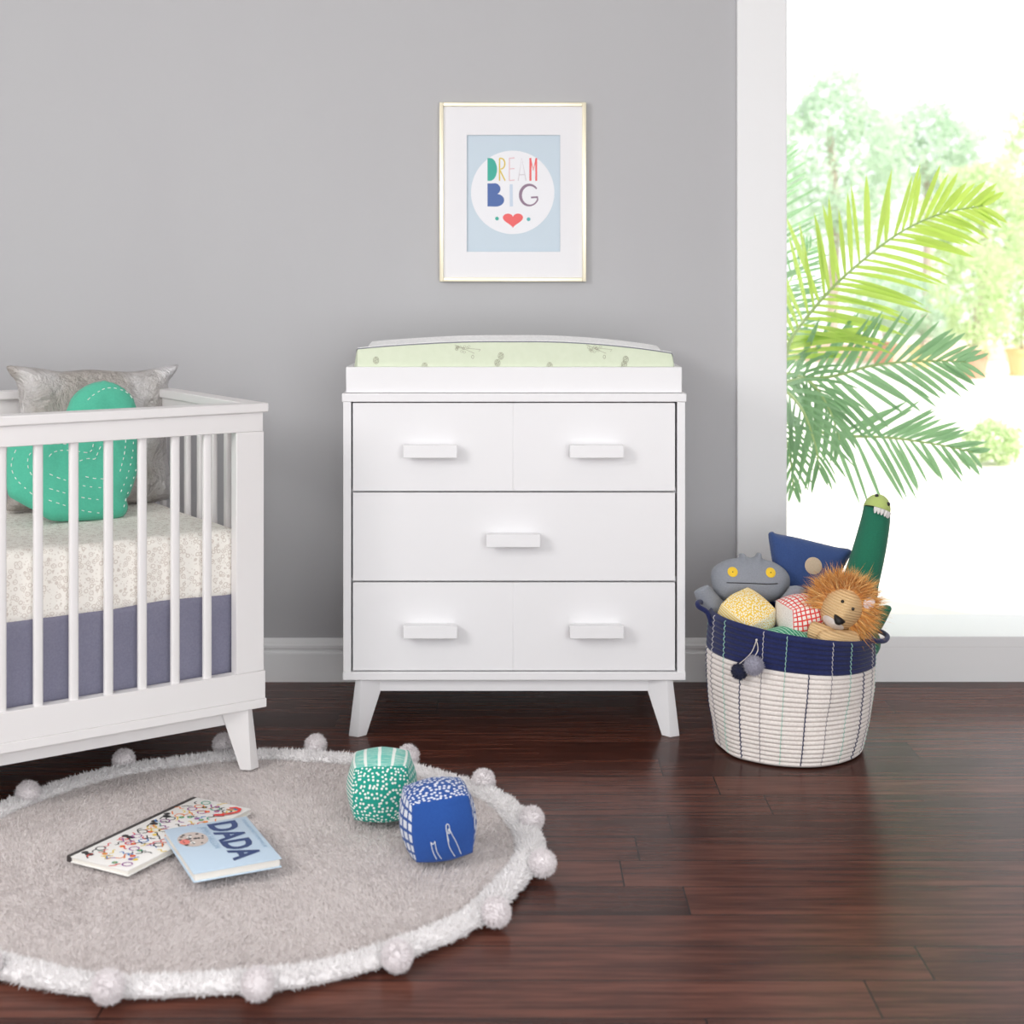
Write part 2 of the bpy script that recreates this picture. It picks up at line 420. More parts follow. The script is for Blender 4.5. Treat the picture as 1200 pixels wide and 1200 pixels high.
def pside(a, b):
    # a round the perimeter, b up
    a = (a*4) % 4; e = int(a); f = a-e
    u, v = ((f, 0), (1, f), (1-f, 1), (0, 1-f))[e]
    x, y = padpt(u, v); zt = padtop(u, v)-.004; bul = .006*math.sin(PI*b)
    cx, cy = ((0, -1), (1, 0), (0, 1), (-1, 0))[e]
    x += cx*bul; y += cy*bul; return Vector((x, y, lerp(pz0, zt, b)))
pg = NT('green_printed_cotton'); v = pg.coord(); n = pg.noise(v, 60, 2)
gc = pg.mix(n, srgb((212, 221, 196)), srgb((221, 229, 207)))
pg.base(gc)
pg.set(Roughness=.9); pg.bump(pg.noise(v, 12, 3), .3, .01)
build(MB().grid(pside, 160, 6, wrapu=True), 'side_panel', pg.m, pad, ang=60)
top = MB()
top.grid(lambda u, v: Vector((*padpt(u, v), padtop(u, v))), 60, 30)
def sk(a, b):
    p = pside(a, 1); return Vector((p.x, p.y, p.z+b*.0042))
top.grid(sk, 160, 1, wrapu=True)
pw = fabric('white_quilted_cotton', (244, 244, 244), (232, 232, 233), 120, .4, .3); build(top, 'top_cover', pw, pad, ang=60)
build(MB().tube([pside(i/240, 1)+Vector((0, 0, .001)) for i in range(240)], .0017, 6, closed=True), 'piping', fabric('grey_piping', (140, 142, 150)), pad)
# printed sprigs on the front panel
sp = MB()
def ring(x, y, rx, ry, w=.0009):
    pts = [(x+rx*math.cos(t*PI/8), y+ry*math.sin(t*PI/8)) for t in range(17)]; sp.ribbon(pts, w)
def on_front(x, y): return ((x-600)*3.825/F, CH-(y-HY)*3.825/F)
for cx in (541, 695):
    for i in range(13):
        x, y = on_front(cx+random.uniform(-6.5, 9), 409+random.uniform(-3.5, 4)); ring(x, y, .0032, .0026, .0006)
    a = on_front(cx+6, 408); b = on_front(cx+22, 409.5); sp.ribbon([a, b], .0007); a = on_front(cx+22, 409.5); b = on_front(cx+20, 412); sp.ribbon([a, b], .0007)
    a = on_front(cx-8, 404); b = on_front(cx+15, 414); sp.ribbon([a, b], .0008); b = on_front(cx+13, 418); ring(*b, .003, .0045)
for cx, cy in ((441, 422), (587, 417), (583, 425), (733, 421), (731, 427), (644, 428.5), (498, 429)):
    x, y = on_front(cx, cy); ring(x, y, .007, .009); ring(x, y, .004, .006); sp.ribbon([(x, y-.009), (x, y+.009)], .0008); sp.ribbon([(x-.006, y-.003), (x, y), (x+.006, y+.004)], .0008)
def proj_front(p):
    x, z = p.x, p.y; u = (x-px0)/(px1-px0); b = (z-pz0)/(padtop(min(max(u, 0), 1), 0)-.004-pz0); b = min(max(b, 0), 1)
    return Vector((x, py0-.006*math.sin(PI*b)-.0006, z))
sp.v = [proj_front(p) for p in sp.v]
build(sp, 'printed_sprig', paint('sprig_ink', (150, 146, 128), .9), pad)['kind'] = 'stuff'

# ================================================================== picture
pic = thing('picture_frame', 'slim gold frame with wide white mat and pale blue lettered print, hung above the dresser', 'picture', (.003, WY, .95+.22))
sw = F/(WY-.02)
def wx(x): return (x-600)/sw
def wz(y): return CH-(y-HY)/sw
fx0, fx1, fz0, fz1 = wx(515), wx(687), wz(330), wz(120)
m = MB(); fw = .0115; y0_, y1_ = WY-.024, WY-.001
m.box(fx0, fx0+fw, y0_, y1_, fz0, fz1, .0015); m.box(fx1-fw, fx1, y0_, y1_, fz0, fz1, .0015); m.box(fx0+fw, fx1-fw, y0_, y1_, fz0, fz0+fw, .0015); m.box(fx0+fw, fx1-fw, y0_, y1_, fz1-fw, fz1, .0015)
g = NT('champagne_gold'); g.base(srgb((240, 232, 208))); g.set(Metallic=.6, Roughness=.4); build(m, 'frame', g.m, pic)
mt = MB(); a, b, cc, d = wx(547), wx(656.5), wz(295), wz(158); ym = WY-.016
for (xa, xb, za, zb) in ((fx0+fw, a, fz0+fw, fz1-fw), (b, fx1-fw, fz0+fw, fz1-fw), (a, b, fz0+fw, cc), (a, b, d, fz1-fw)):
    mt.box(xa, xb, ym, ym+.003, za, zb, 0)
build(mt, 'mat', paint('mat_board', (238, 237, 240), .8), pic)
pr = MB()
def pp(x, y): return (wx(x), wz(y))
pr.poly([(a-.003, cc-.003), (b+.003, cc-.003), (b+.003, d+.003), (a-.003, d+.003)], 0, 0)
CX, CY = 600.8, 225.2
pr.poly([pp(CX+49*math.cos(t*PI/40), CY-49*math.sin(t*PI/40)) for t in range(80)], .0003, 1)
def zs(x, y): return pp(490+x/5.4545, 190+y/5.4545)
Z = .0006
def arcpts(cx, cy, rx, ry, a0, a1, n=20): return [zs(cx+rx*math.cos(math.radians(lerp(a0, a1, i/n))), cy+ry*math.sin(math.radians(lerp(a0, a1, i/n)))) for i in range(n+1)]
pr.poly([zs(443, 118), *arcpts(460, 45, 44, 73, 90, -90, 18), zs(443, -28)][::-1], Z, 2)                              # D solid teal
pr.ribbon([zs(520, 118), zs(520, -28)], .0038, Z, 3); pr.ribbon([zs(520, -26), *arcpts(530, 8, 24, 34, -90, 90, 10), zs(520, 45), zs(556, 117)], .0038, Z+.0001, 3)
pr.ribbon([zs(583, -28), zs(583, 117)], .003, Z, 4); [pr.ribbon([zs(583, q), zs(617, q-3)], .003, Z+.0001, 4) for q in (-26, 42, 116)]
pr.ribbon([zs(640, 117), zs(662, -28), zs(690, 117)], .0026, Z, 5); pr.ribbon([zs(648, 80), zs(684, 78)], .0026, Z+.0001, 5)
pr.ribbon([zs(718, 118), zs(718, -28)], .006, Z, 6); pr.ribbon([zs(755, 118), zs(755, -28)], .0055, Z, 6); pr.ribbon([zs(718, -26), zs(736, 50), zs(755, -26)], .004, Z+.0001, 6)
B = [zs(443, 282)]+arcpts(497, 242, 53, 41, 90, -60, 14)+arcpts(487, 170, 39, 37, 60, -80, 12)+[zs(443, 135)]
pr.poly(B[::-1], Z, 7)
pr.poly([zs(585, 140), zs(586, 282), zs(606, 282), zs(604, 140)], Z, 8)
pts = arcpts(712, 210, 58, 66, -38, -335, 36); pr.ribbon(pts+[zs(762, 224)], [lerp(.0045, .009, math.sin(PI*min(1, i/30))) for i in range(38)], Z, 9); pr.ribbon([zs(722, 225), zs(766, 222)], .005, Z+.0001, 9)
hp = []
for i in range(40):
    t = 2*PI*i/40; hp.append(zs(606+65*(math.sin(t)**3), 366-48*((13*math.cos(t)-5*math.cos(2*t)-2*math.cos(3*t)-math.cos(4*t))/15)))
pr.poly(hp[::-1] if False else hp, Z, 6)
for q, yy, mi in ((504, 360, 2), (706, 364, 10)): pr.poly([zs(q+12*math.cos(t*PI/8), yy+12*math.sin(t*PI/8)) for t in range(16)], Z, mi)
for i, f in enumerate(pr.f):       # face the room
    pass
pr.v = [Vector((p.x, WY-.010-p.z, p.y)) for p in pr.v]
cols = [(203, 217, 228), (240, 240, 244), (74, 178, 160), (226, 200, 90), (232, 200, 205), (214, 208, 214), (240, 110, 110), (88, 114, 172), (206, 218, 234), (150, 126, 146), (96, 180, 182)]
po = build(pr, 'print', [paint('print_ink_%d' % i, c_, .7) for i, c_ in enumerate(cols)], pic, smooth=False)

# ================================================================== crib
CA = math.atan2(.568, .823); CC = Vector((-.579, 3.5, 0))
crib = thing('crib', 'white slatted baby crib with angled legs at the left of the dresser', 'crib', CC, CA)
CL, CW = 1.365, .77                                # local x = 0..-CL (right corner at 0), y = 0..CW
def cb(name, mb, parent=crib): return build(mb, name, crib_white, parent, world=False)
RT, RB = .885, .165
m = MB(); w_ = .048
cb('top_rail', MB().box(-CL, 0, -.006, w_, RT-.022, RT, .003)); cb('top_rail', MB().box(-CL, 0, CW-w_, CW+.006, RT-.022, RT, .003))
cb('top_rail', MB().box(-w_, 0, w_, CW-w_, RT-.022, RT, .003)); cb('top_rail', MB().box(-CL, -CL+w_, w_, CW-w_, RT-.022, RT, .003))
for (a0, b0, a1, b1) in ((-CL+.008, .0, -.012, .03), (-CL+.008, CW-.03, -.012, CW)): cb('upper_rail', MB().box(a0, a1, b0, b1, RT-.067, RT-.022, .0015))
for x in (-.04, -CL+.012): cb('upper_rail', MB().box(x, x+.028, .03, CW-.03, RT-.067, RT-.022, .0015))
for (b0, b1) in ((0, .03), (CW-.03, CW)): cb('lower_rail', MB().box(-CL+.002, -.006, b0, b1, .186, .252, .0015))
for x in (-.034, -CL+.004): cb('lower_rail', MB().box(x, x+.028, .03, CW-.03, .186, .252, .0015))
for x0_ in (-.080, -CL+.010):
    for y_ in (0, CW-.03): cb('post', MB().box(x0_, x0_+.070, y_, y_+.03, .252, RT-.067, .0015))
cb('base_board', MB().box(-CL, -.004, -.0025, CW+.0025, .165, .186, .0015))
m = MB().box(-CL+.04, -.055, .028, .046, .13, .165, .001).box(-CL+.04, -.055, CW-.046, CW-.028, .13, .165, .001).box(-.05, -.034, .05, CW-.05, .13, .165, .001).box(-CL+.034, -CL+.05, .05, CW-.05, .13, .165, .001)
cb('apron', m)
for sx, cx in ((-1, -.004), (1, -CL+.004)):
    for sy, cy in ((1, 0), (-1, CW)): cb('leg', leg_mb(cx, cy, sx, sy, .166, .02 if cy == 0 and cx > -1 else 0))
def slat(x, y, al=0):
    bm = bmesh.new(); bmesh.ops.create_cube(bm, size=1)
    sxx, syy = (.021, .015) if al == 0 else (.015, .021)
    for v in bm.verts: v.co = Vector((x+v.co.x*sxx, y+v.co.y*syy, .252+(v.co.z+.5)*(RT-.067-.252)))
    bmesh.ops.bevel(bm, geom=[e for e in bm.edges if abs(e.verts[0].co.z-e.verts[1].co.z) > .1], offset=.006, segments=3, affect='EDGES', profile=.5)
    q = MB(); q.bm(bm); cb('slat', q)
n_ = 15
for i in range(n_):
    x = -.147-.0781*i
    if x < -CL+.1: break
    slat(x, .015); slat(x, CW-.015)
for i in range(8):
    slat(-.026, .09+i*.0843, 1); slat(-CL+.026, .09+i*.0843, 1)
bolt = NT('steel_bolt'); bolt.base((.25, .25, .3)); bolt.set(Metallic=1, Roughness=.3)
q = MB()
q.tube([(-.070, CW-.0305, .80), (-.070, CW-.035, .80)], .0055, 14); build(q, 'bolt', bolt.m, crib, world=False)
cb('mattress_support', MB().box(-CL+.08, -.08, .07, CW-.07, .405, .42, .001))
def L2W(x, y, z): return XF[crib.name] @ Vector((x, y, z))
# mattress
mm = MB(); mx0, mx1, my0, my1, mz0, mz1 = -CL+.045, -.043, .036, CW-.036, .4205, .585
bm = bmesh.new(); bmesh.ops.create_cube(bm, size=1)
for v in bm.verts: v.co = Vector((lerp(mx0, mx1, v.co.x+.5), lerp(my0, my1, v.co.y+.5), lerp(mz0, mz1, v.co.z+.5)))
bmesh.ops.bevel(bm, geom=bm.edges[:], offset=.030, segments=6, affect='EDGES', profile=.5)
bmesh.ops.subdivide_edges(bm, edges=[e for e in bm.edges if e.calc_length() > .1], cuts=20, use_grid_fill=True)
for v in bm.verts:
    p = v.co; d = noise.noise(Vector((p.x*9, p.y*9, p.z*14)))*.003+noise.noise(Vector((p.x*30+p.z*30, p.y*8, p.z*20)))*.0012
    if p.z > mz0+.01: v.co = p+Vector((0, .6*d, d))
mm.bm(bm)
sh = NT('dotted_sheet'); v = sh.coord(); dd = sh.voro(v, 70, .85); d2 = sh.voro(v, 150, .9)
c1 = sh.math('MULTIPLY', sh.math('LESS_THAN', dd, .40), sh.math('GREATER_THAN', dd, .28)); c2 = sh.math('LESS_THAN', d2, .28)
c3 = sh.math('LESS_THAN', dd, .15)
f = sh.math('MAXIMUM', sh.math('MAXIMUM', c1, c3), sh.math('MULTIPLY', c2, .7))
sh.base(sh.mix(sh.math('MULTIPLY', f, .6), srgb((247, 243, 236)), srgb((196, 182, 172)))); sh.set(Roughness=.9); sh.bump(sh.noise(v, 25, 3), .35, .006)
mo = build(mm, 'crib_mattress', sh.m, None, world=False, ang=180)
mo.location = CC; mo.rotation_euler = (0, 0, CA); tag(mo, 'thick crib mattress in a cream sheet printed with tiny beige rings', 'mattress')
# skirt
skm = MB()
per = []
NS = 420
def skp(a):
    Lx, Ly = (mx1-mx0)-.02, (my1-my0)-.012; T = 2*(Lx+Ly); q = a*T
    if q < Lx: return (mx0+.01+q, my0+.006, 0, -1)
    q -= Lx
    if q < Ly: return (mx1-.01, my0+.006+q, 1, 0)
    q -= Ly
    if q < Lx: return (mx1-.01-q, my1-.006, 0, 1)
    q -= Lx; return (mx0+.01, my1-.006-q, -1, 0)
def skf(u, v):
    x, y, nx, ny = skp(u % 1.0); z = lerp(.4385, .19, v)
    o = (.0035*math.sin(u*NS*.35+2*math.sin(u*40))+.004*noise.noise(Vector((x*14, y*14, v*2))))*min(1, v*3)
    k_ = -abs(o)-.001; return Vector((x+nx*k_, y+ny*k_, z))
skm.grid(skf, NS, 14, wrapu=True)
so = build(skm, 'crib_skirt', fabric('slate_cotton', (132, 131, 150), (120, 119, 140), 200, .5, .2), None, world=False, ang=180)
sd = so.modifiers.new('thickness', 'SOLIDIFY'); sd.thickness = .002; sd.offset = -1
so.location = CC; so.rotation_euler = (0, 0, CA); tag(so, 'slate purple cloth skirt hanging under the crib mattress', 'crib skirt')

# silver pillow: a sheet frame leaning back, parallel to the crib
def sheet(s0, t0, lean, z):     # origin at local (-s0,t0), x to the right along the crib
    o = L2W(-s0, t0, z); r = XF[crib.name].to_3x3() @ Vector((1, 0, 0)); bk = XF[crib.name].to_3x3() @ Vector((0, 1, 0))
    return frame(o, r, Vector((0, 0, 1))*math.cos(lean)+bk*math.sin(lean))
def px_on(fr, x, y):           # pixel ray hits the sheet -> local 2-D
    o = Vector((0, 0, CH)); d = P(x, y, 1)-o; n = fr.to_3x3() @ Vector((0, 0, 1)); t = (fr.translation-o).dot(n)/d.dot(n)
    q = fr.inverted() @ (o+d*t); return (q.x, q.y)
fr = sheet(.23, .565, math.radians(9), mz1)
out = [px_on(fr, x, y) for x, y in ((8.5, 436.5), (25, 437), (50, 439.5), (72, 443), (105, 440.5), (150, 443), (175, 440), (196, 436), (209, 434.5), (204, 446), (197, 457), (196, 480), (194.5, 515), (196, 545), (201, 575), (200, 590), (190, 594), (170, 597), (140, 598), (100, 601), (60, 604), (30, 606), (11, 607), (7, 600), (14, 575), (20, 540), (23, 500), (22, 470), (19, 455), (12, 446))]
mn = min(p[1] for p in out); out = [(a, max(b, mn)) for a, b in out]
poly = [(p.x, p.y) for p in spline([(a, b, 0) for a, b in out], 4, True)]
m = MB(); puff(m, poly, .060, .0065, edge=.13, wr=.02, ws=17)
lo = min(p.y for p in m.v); m.v = [Vector((p.x, p.y-lo, p.z)) for p in m.v]; m.xf(fr)
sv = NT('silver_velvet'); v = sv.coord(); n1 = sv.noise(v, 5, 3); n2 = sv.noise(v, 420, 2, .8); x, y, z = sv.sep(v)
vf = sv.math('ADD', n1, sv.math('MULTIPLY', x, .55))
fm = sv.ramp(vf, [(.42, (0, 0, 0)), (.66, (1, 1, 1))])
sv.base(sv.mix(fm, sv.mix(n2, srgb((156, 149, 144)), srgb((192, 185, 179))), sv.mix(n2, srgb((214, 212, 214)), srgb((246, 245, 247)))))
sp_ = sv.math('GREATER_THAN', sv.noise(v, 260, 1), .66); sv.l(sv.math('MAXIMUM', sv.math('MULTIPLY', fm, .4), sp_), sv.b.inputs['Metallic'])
wz_ = sv.n('ShaderNodeTexNoise', Scale=13, Detail=5, Roughness=.65, Distortion=.5); sv.l(v, wz_.inputs['Vector'])
sv.set(Roughness=.3); sv.bump(sv.math('ADD', sv.math('MULTIPLY', wz_.outputs['Fac'], 2.2), sv.math('MULTIPLY', n2, .12)), .8, .02)
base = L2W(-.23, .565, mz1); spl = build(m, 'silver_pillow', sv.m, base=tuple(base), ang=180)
tag(spl, 'crushed silver grey rectangular pillow leaning behind the teal one in the crib', 'pillow')
# teal pillow
fr = sheet(.29, .36, math.radians(24), mz1)
raw = [(80, 483), (84, 473), (93, 463), (107, 455), (123, 452), (140, 457), (153, 468), (160, 481), (163, 500), (164, 520), (163.5, 545), (160, 565), (153, 585), (149, 591), (151, 600), (145, 611), (125, 614.5), (100, 616), (75, 617), (58, 615), (40, 604), (22, 594), (10, 585), (8, 560), (8, 540), (11, 524), (20, 515), (36, 508), (56, 505), (72, 498)]
out = [px_on(fr, x, y) for x, y in raw]; poly = [(p.x, p.y) for p in spline([(a, b, 0) for a, b in out], 3, True)]
m = MB(); hf = puff(m, poly, .036, .008, edge=.075, wr=.0035, ws=24)
lo = min(p.y for p in m.v); sh_ = Matrix.Translation((0, -lo, 0)); m.xf(fr @ sh_)
tl = fabric('teal_cotton', (88, 192, 162), (80, 181, 152), 220, .5, .25); base = L2W(-.29, .36, mz1)
tp = thing('shaped_pillow', 'teal rounded animal-shaped pillow with white running stitches, propped up in the crib', 'pillow', tuple(base))
build(m, 'cushion', tl, tp, ang=180)
def z5(x, y): return px_on(fr, x/5.4545, 420+y/5.4545)
paths = [[(540, 325), (575, 293), (640, 254), (700, 242), (770, 255), (820, 280), (850, 320)], [(598, 530), (575, 600), (560, 650), (530, 664), (470, 655)], [(655, 598), (620, 625), (595, 680), (580, 703), (530, 702), (450, 735), (450, 770)],
    [(782, 530), (778, 620), (765, 700), (745, 780)], [(838, 530), (830, 660), (800, 790), (755, 905)], [(888, 560), (882, 650), (850, 790), (800, 930), (770, 1020)],
    [(290, 612), (360, 606), (450, 612)], [(290, 690), (320, 662), (380, 648), (450, 650)], [(200, 570), (120, 590), (70, 690), (70, 770), (110, 850), (200, 930)], [(215, 640), (165, 680), (158, 750), (190, 820), (222, 850)],
    [(290, 800), (360, 830), (450, 858), (540, 880), (690, 890)], [(290, 890), (370, 915), (470, 940), (560, 955), (700, 965)], [(290, 960), (360, 985), (460, 1012), (560, 1030), (700, 1040)], [(520, 815), (590, 828), (670, 830), (672, 810)]]
T3 = fr @ sh_; sth = paint('white_thread', (236, 240, 236), .8)
for pa in paths:
    st = MB(); pl = spline([(*z5(*p), 0) for p in pa], 12); acc = 0; seg = []; on = True
    for i in range(1, len(pl)):
        acc += (pl[i]-pl[i-1]).length
        if on: seg.append(pl[i])
        if acc > (.0085 if on else .0055):
            if on and len(seg) > 1: st.tube([T3 @ Vector((q.x, q.y, hf(Vector((q.x, q.y)))+.0008)) for q in seg], .0011, 6)
            seg = []; on = not on; acc = 0
    build(st, 'stitching', sth, tp)

# ================================================================== rug
RC = Vector((-.56, 3.01)); RR = .60
rug = thing('rug', 'round grey shaggy rug with white pom-pom border on the dark wood floor', 'rug', (RC.x, RC.y, 0))
def rad(a): return RR*(1+.012*math.sin(3*a+1)+.008*math.sin(5*a)+.006*math.sin(11*a+2))
def rugz(x, y): return .013+.0025*noise.noise(Vector((x*9, y*9, 0)))+.0012*noise.noise(Vector((x*40, y*40, 3)))
m = MB()
def rf(u, v):
    a = u*2*PI; r = rad(a)*v; x = RC.x+r*math.cos(a); y = RC.y+r*math.sin(a); return Vector((x, y, rugz(x, y)))
m.grid(rf, 180, 60, wrapu=True)
for i in range(180): m.f.append([60*180+i, 60*180+(i+1) % 180, 0, 0][:2]+[len(m.v)+i, len(m.v)+(i+1) % 180][::-1]); m.mi.append(0)
m.v += [Vector((RC.x+rad(i*2*PI/180)*math.cos(i*2*PI/180), RC.y+rad(i*2*PI/180)*math.sin(i*2*PI/180), .001)) for i in range(180)]
NP = 110000; aa = rng.uniform(0, 2*PI, NP); rr = np.sqrt(rng.uniform(0, 1, NP))*(RR-.035)
X = RC.x+rr*np.cos(aa); Y = RC.y+rr*np.sin(aa); Zr = np.array([rugz(a, b) for a, b in zip(X, Y)])-.001
nr = np.zeros((NP, 3)); nr[:, 2] = 1; swx = np.sin(X*9+Y*5)*.7; nr[:, 0] = swx; nr[:, 1] = np.cos(Y*11-X*4)*.5-.3
join(m, tufts(np.stack([X, Y, Zr], 1), nr, .0075, .0026, .45))
def rugm(name, a, b):
    k = NT(name); v = k.coord(); n = k.noise(v, 6, 3); n2 = k.noise(v, 300, 2)
    k.base(k.mix(k.math('ADD', k.math('MULTIPLY', n, .6), k.math('MULTIPLY', n2, .4)), srgb(a), srgb(b))); k.set(Roughness=1); k.b.inputs['Sheen Weight'].default_value = .2; return k.m
build(m, 'pile', rugm('grey_pile', (200, 191, 190), (228, 221, 219)), rug, ang=180)
bd = MB(); NB = 200
def brd(u, v):
    a = u*2*PI; t = v*2*PI; rc = rad(a)-.012; wob = 1+.12*noise.noise(Vector((math.cos(a)*14, math.sin(a)*14, 0)))
    ro = .026*math.cos(t)*wob; z = .014+.012*math.sin(t)*wob
    return Vector((RC.x+(rc+ro)*math.cos(a), RC.y+(rc+ro)*math.sin(a), max(z, .0012)))
bd.grid(brd, NB, 14, wrapu=True)
NPB = 45000; pu = rng.uniform(0, 1, NPB); pt = rng.uniform(-.1, .6, NPB)
pts = np.array([brd(a, b) for a, b in zip(pu, pt)]); cen = np.array([(RC.x+(rad(a*2*PI)-.012)*math.cos(a*2*PI), RC.y+(rad(a*2*PI)-.012)*math.sin(a*2*PI), .006) for a in pu])
nb = pts-cen; nb /= np.linalg.norm(nb, axis=1)[:, None]; pts[:, 2] = np.maximum(pts[:, 2], .002); nb[:, 2] = np.abs(nb[:, 2])+.1
join(bd, tufts(pts, nb, .0075, .0028, .35))
whitef = rugm('white_pile', (232, 228, 229), (250, 248, 248)); build(bd, 'border', whitef, rug, ang=180)
def pom_mb(r, n=2600, L=.006, w=.002):
    q = MB(); q.ball((0, 0, 0), r*.82, seg=24, rings=16); d = rng.normal(0, 1, (n, 3)); d /= np.linalg.norm(d, axis=1)[:, None]
    join(q, tufts(d*r*.78, d, r*.25 if L is None else L+r*.0, w, .25)); return q
pomf = rugm('pale_pompom', (226, 219, 221), (242, 237, 238)); pom0 = None
pomw = [(32.6, 929.5), (145, 891), (262, 872), (370, 873), (478, 886), (566.5, 915), (623, 960)]
pa = []
for x, y in pomw:
    D = (CH-.031)*F/(y-HY); pa.append(((x-600)*D/F, D))
a_last = math.atan2(pa[-1][1]-RC.y, pa[-1][0]-RC.x); a_first = math.atan2(pa[0][1]-RC.y, pa[0][0]-RC.x)
rest = (2*PI-(a_first-a_last)) if a_first > a_last else 0
nrest = 9
for i in range(1, nrest+1):
    a = a_last-rest*i/(nrest+1); pa.append((RC.x+(RR+.03)*math.cos(a), RC.y+(RR+.03)*math.sin(a)))
pm = pom_mb(.029)
for i, (x, y) in enumerate(pa):
    if i == 0:
        pom0 = build(pm, 'pom_pom', [pomf], rug, world=False); o = pom0
    else: o = pom0.copy(); COL.objects.link(o); o.parent = rug
    dx, dy = x-RC.x, y-RC.y; o.location = (dx, dy, .031); o.rotation_euler = (random.random()*6, random.random()*6, random.random()*6)

# ================================================================== books
def text_mesh(s, size, off=0):
    cu = bpy.data.curves.new('t', 'FONT'); cu.body = s; cu.size = size; cu.offset = off; cu.resolution_u = 3
    o = bpy.data.objects.new('t', cu); COL.objects.link(o); bpy.context.view_layer.update()
    me = o.evaluated_get(bpy.context.evaluated_depsgraph_get()).to_mesh()
    vs = [v.co.copy() for v in me.vertices]; fs = [list(p.vertices) for p in me.polygons]
    bpy.data.objects.remove(o); bpy.data.curves.remove(cu); return vs, fs
def book(name, label, corner, a, b, la, lb, zb, th, cover, spine_m, art, spine='a0'):
    """corner + a*la + b*lb is the rectangle; local x along a, y along b (b = up on the cover)"""
    a = Vector((*a, 0)).normalized(); b = Vector((*b, 0)); b = (b-a*b.dot(a)).normalized()
    o = Vector((*corner, zb)); fm = Matrix((a, b, Vector((0, 0, 1)))).transposed().to_4x4(); fm.translation = o
    t = thing(name, label, 'book', tuple(o+(a*la+b*lb)/2))
    build(MB().box(.002, la-.003, .003, lb-.003, .002, th-.002, .0005).xf(fm), 'pages', paper, t)
    build(MB().box(0, la, 0, lb, 0, .002, .0006).box(0, la, 0, lb, th-.002, th, .0006).xf(fm), 'cover', cover, t)
    if spine_m: build(MB().box(-.0015, .009, -.0003, lb+.0003, .0003, th+.0004, .0006).xf(fm), 'spine', spine_m, t)
    ar, mats = art(la, lb); ar.v = [Vector((p.x, p.y, th+.0004+p.z)) for p in ar.v]
    build(ar.xf(fm), 'cover_artwork', mats, t, smooth=False); return t
paper = paint('book_pages', (236, 232, 224), .8)
ink = {n: paint('ink_'+n, c_, .5) for n, c_ in dict(black=(38, 36, 38), red=(226, 58, 52), orange=(238, 130, 50), blue=(58, 128, 200), yellow=(238, 206, 70), purple=(150, 60, 150), green=(60, 160, 130), navy=(42, 66, 118), tan=(206, 192, 184), pink=(236, 130, 120), pale=(160, 190, 215), white=(244, 244, 242)).items()}
def art_doodle(la, lb):
    m = MB(); r = random.Random(5); names = ['black', 'red', 'orange', 'blue', 'yellow', 'purple', 'green']; q = 0
    def blob(x, y, rx, ry, mi, z):
        m.poly([(x+rx*math.cos(t*PI/8), y+ry*math.sin(t*PI/8)) for t in range(16)], z, mi)
    N = 0
    for i in range(8):
        for j in range(17):
            N += 1; z = .000006*N; x = .025+(la-.04)*(i+r.uniform(.2, .8))/8; y = .012+(lb-.024)*(j+r.uniform(.2, .8))/17
            if (i < 2): kd = r.choice([0, 1, 1, 2])
            else: kd = r.choice([1, 2, 2, 3])
            c_ = r.choice(range(7)); a = r.uniform(0, 6.28)
            if kd == 0:
                blob(x, y, .010, .007, 0, z); blob(x+.015*math.cos(a), y+.015*math.sin(a), .007, .007, 0, z)
                m.ribbon([(x, y), (x+.012*math.cos(a+2), y+.01*math.sin(a+2)), (x+.022*math.cos(a+2.4), y+.02*math.sin(a+2.4))], .003, z+.00001, 0)
            elif kd == 1:
                m.ribbon([(x+.010*math.cos(a+t*.3), y+.009*math.sin(a+t*.3)) for t in range(r.choice([8, 21]))], .0026, z, c_)
            elif kd == 2:
                m.ribbon([(x+t*.003*math.cos(a)+.004*math.sin(t)*math.sin(a), y+t*.003*math.sin(a)+.004*math.sin(t)*math.cos(a)) for t in range(8)], .0026, z, c_)
            else:
                blob(x, y, .006, .0055, c_, z); blob(x, y, .002, .002, 4, z+.00001)
    # red hook near the far corner
    hk = [(la-.030, lb-.062), (la-.016, lb-.046), (la-.010, lb-.030), (la-.016, lb-.018), (la-.030, lb-.014), (la-.040, lb-.024)]
    m.ribbon(hk[::-1], .008, .002, 1); m.ribbon([(la-.042, lb-.072), (la-.024, lb-.060)], .011, .0021, 1)
    return m, [ink[n] for n in names]
# rug top ~ .018 ; white book
bz = .0215
wa = Vector((-.47, -.883)).normalized(); wo = Vector((.883, -.47)).normalized()
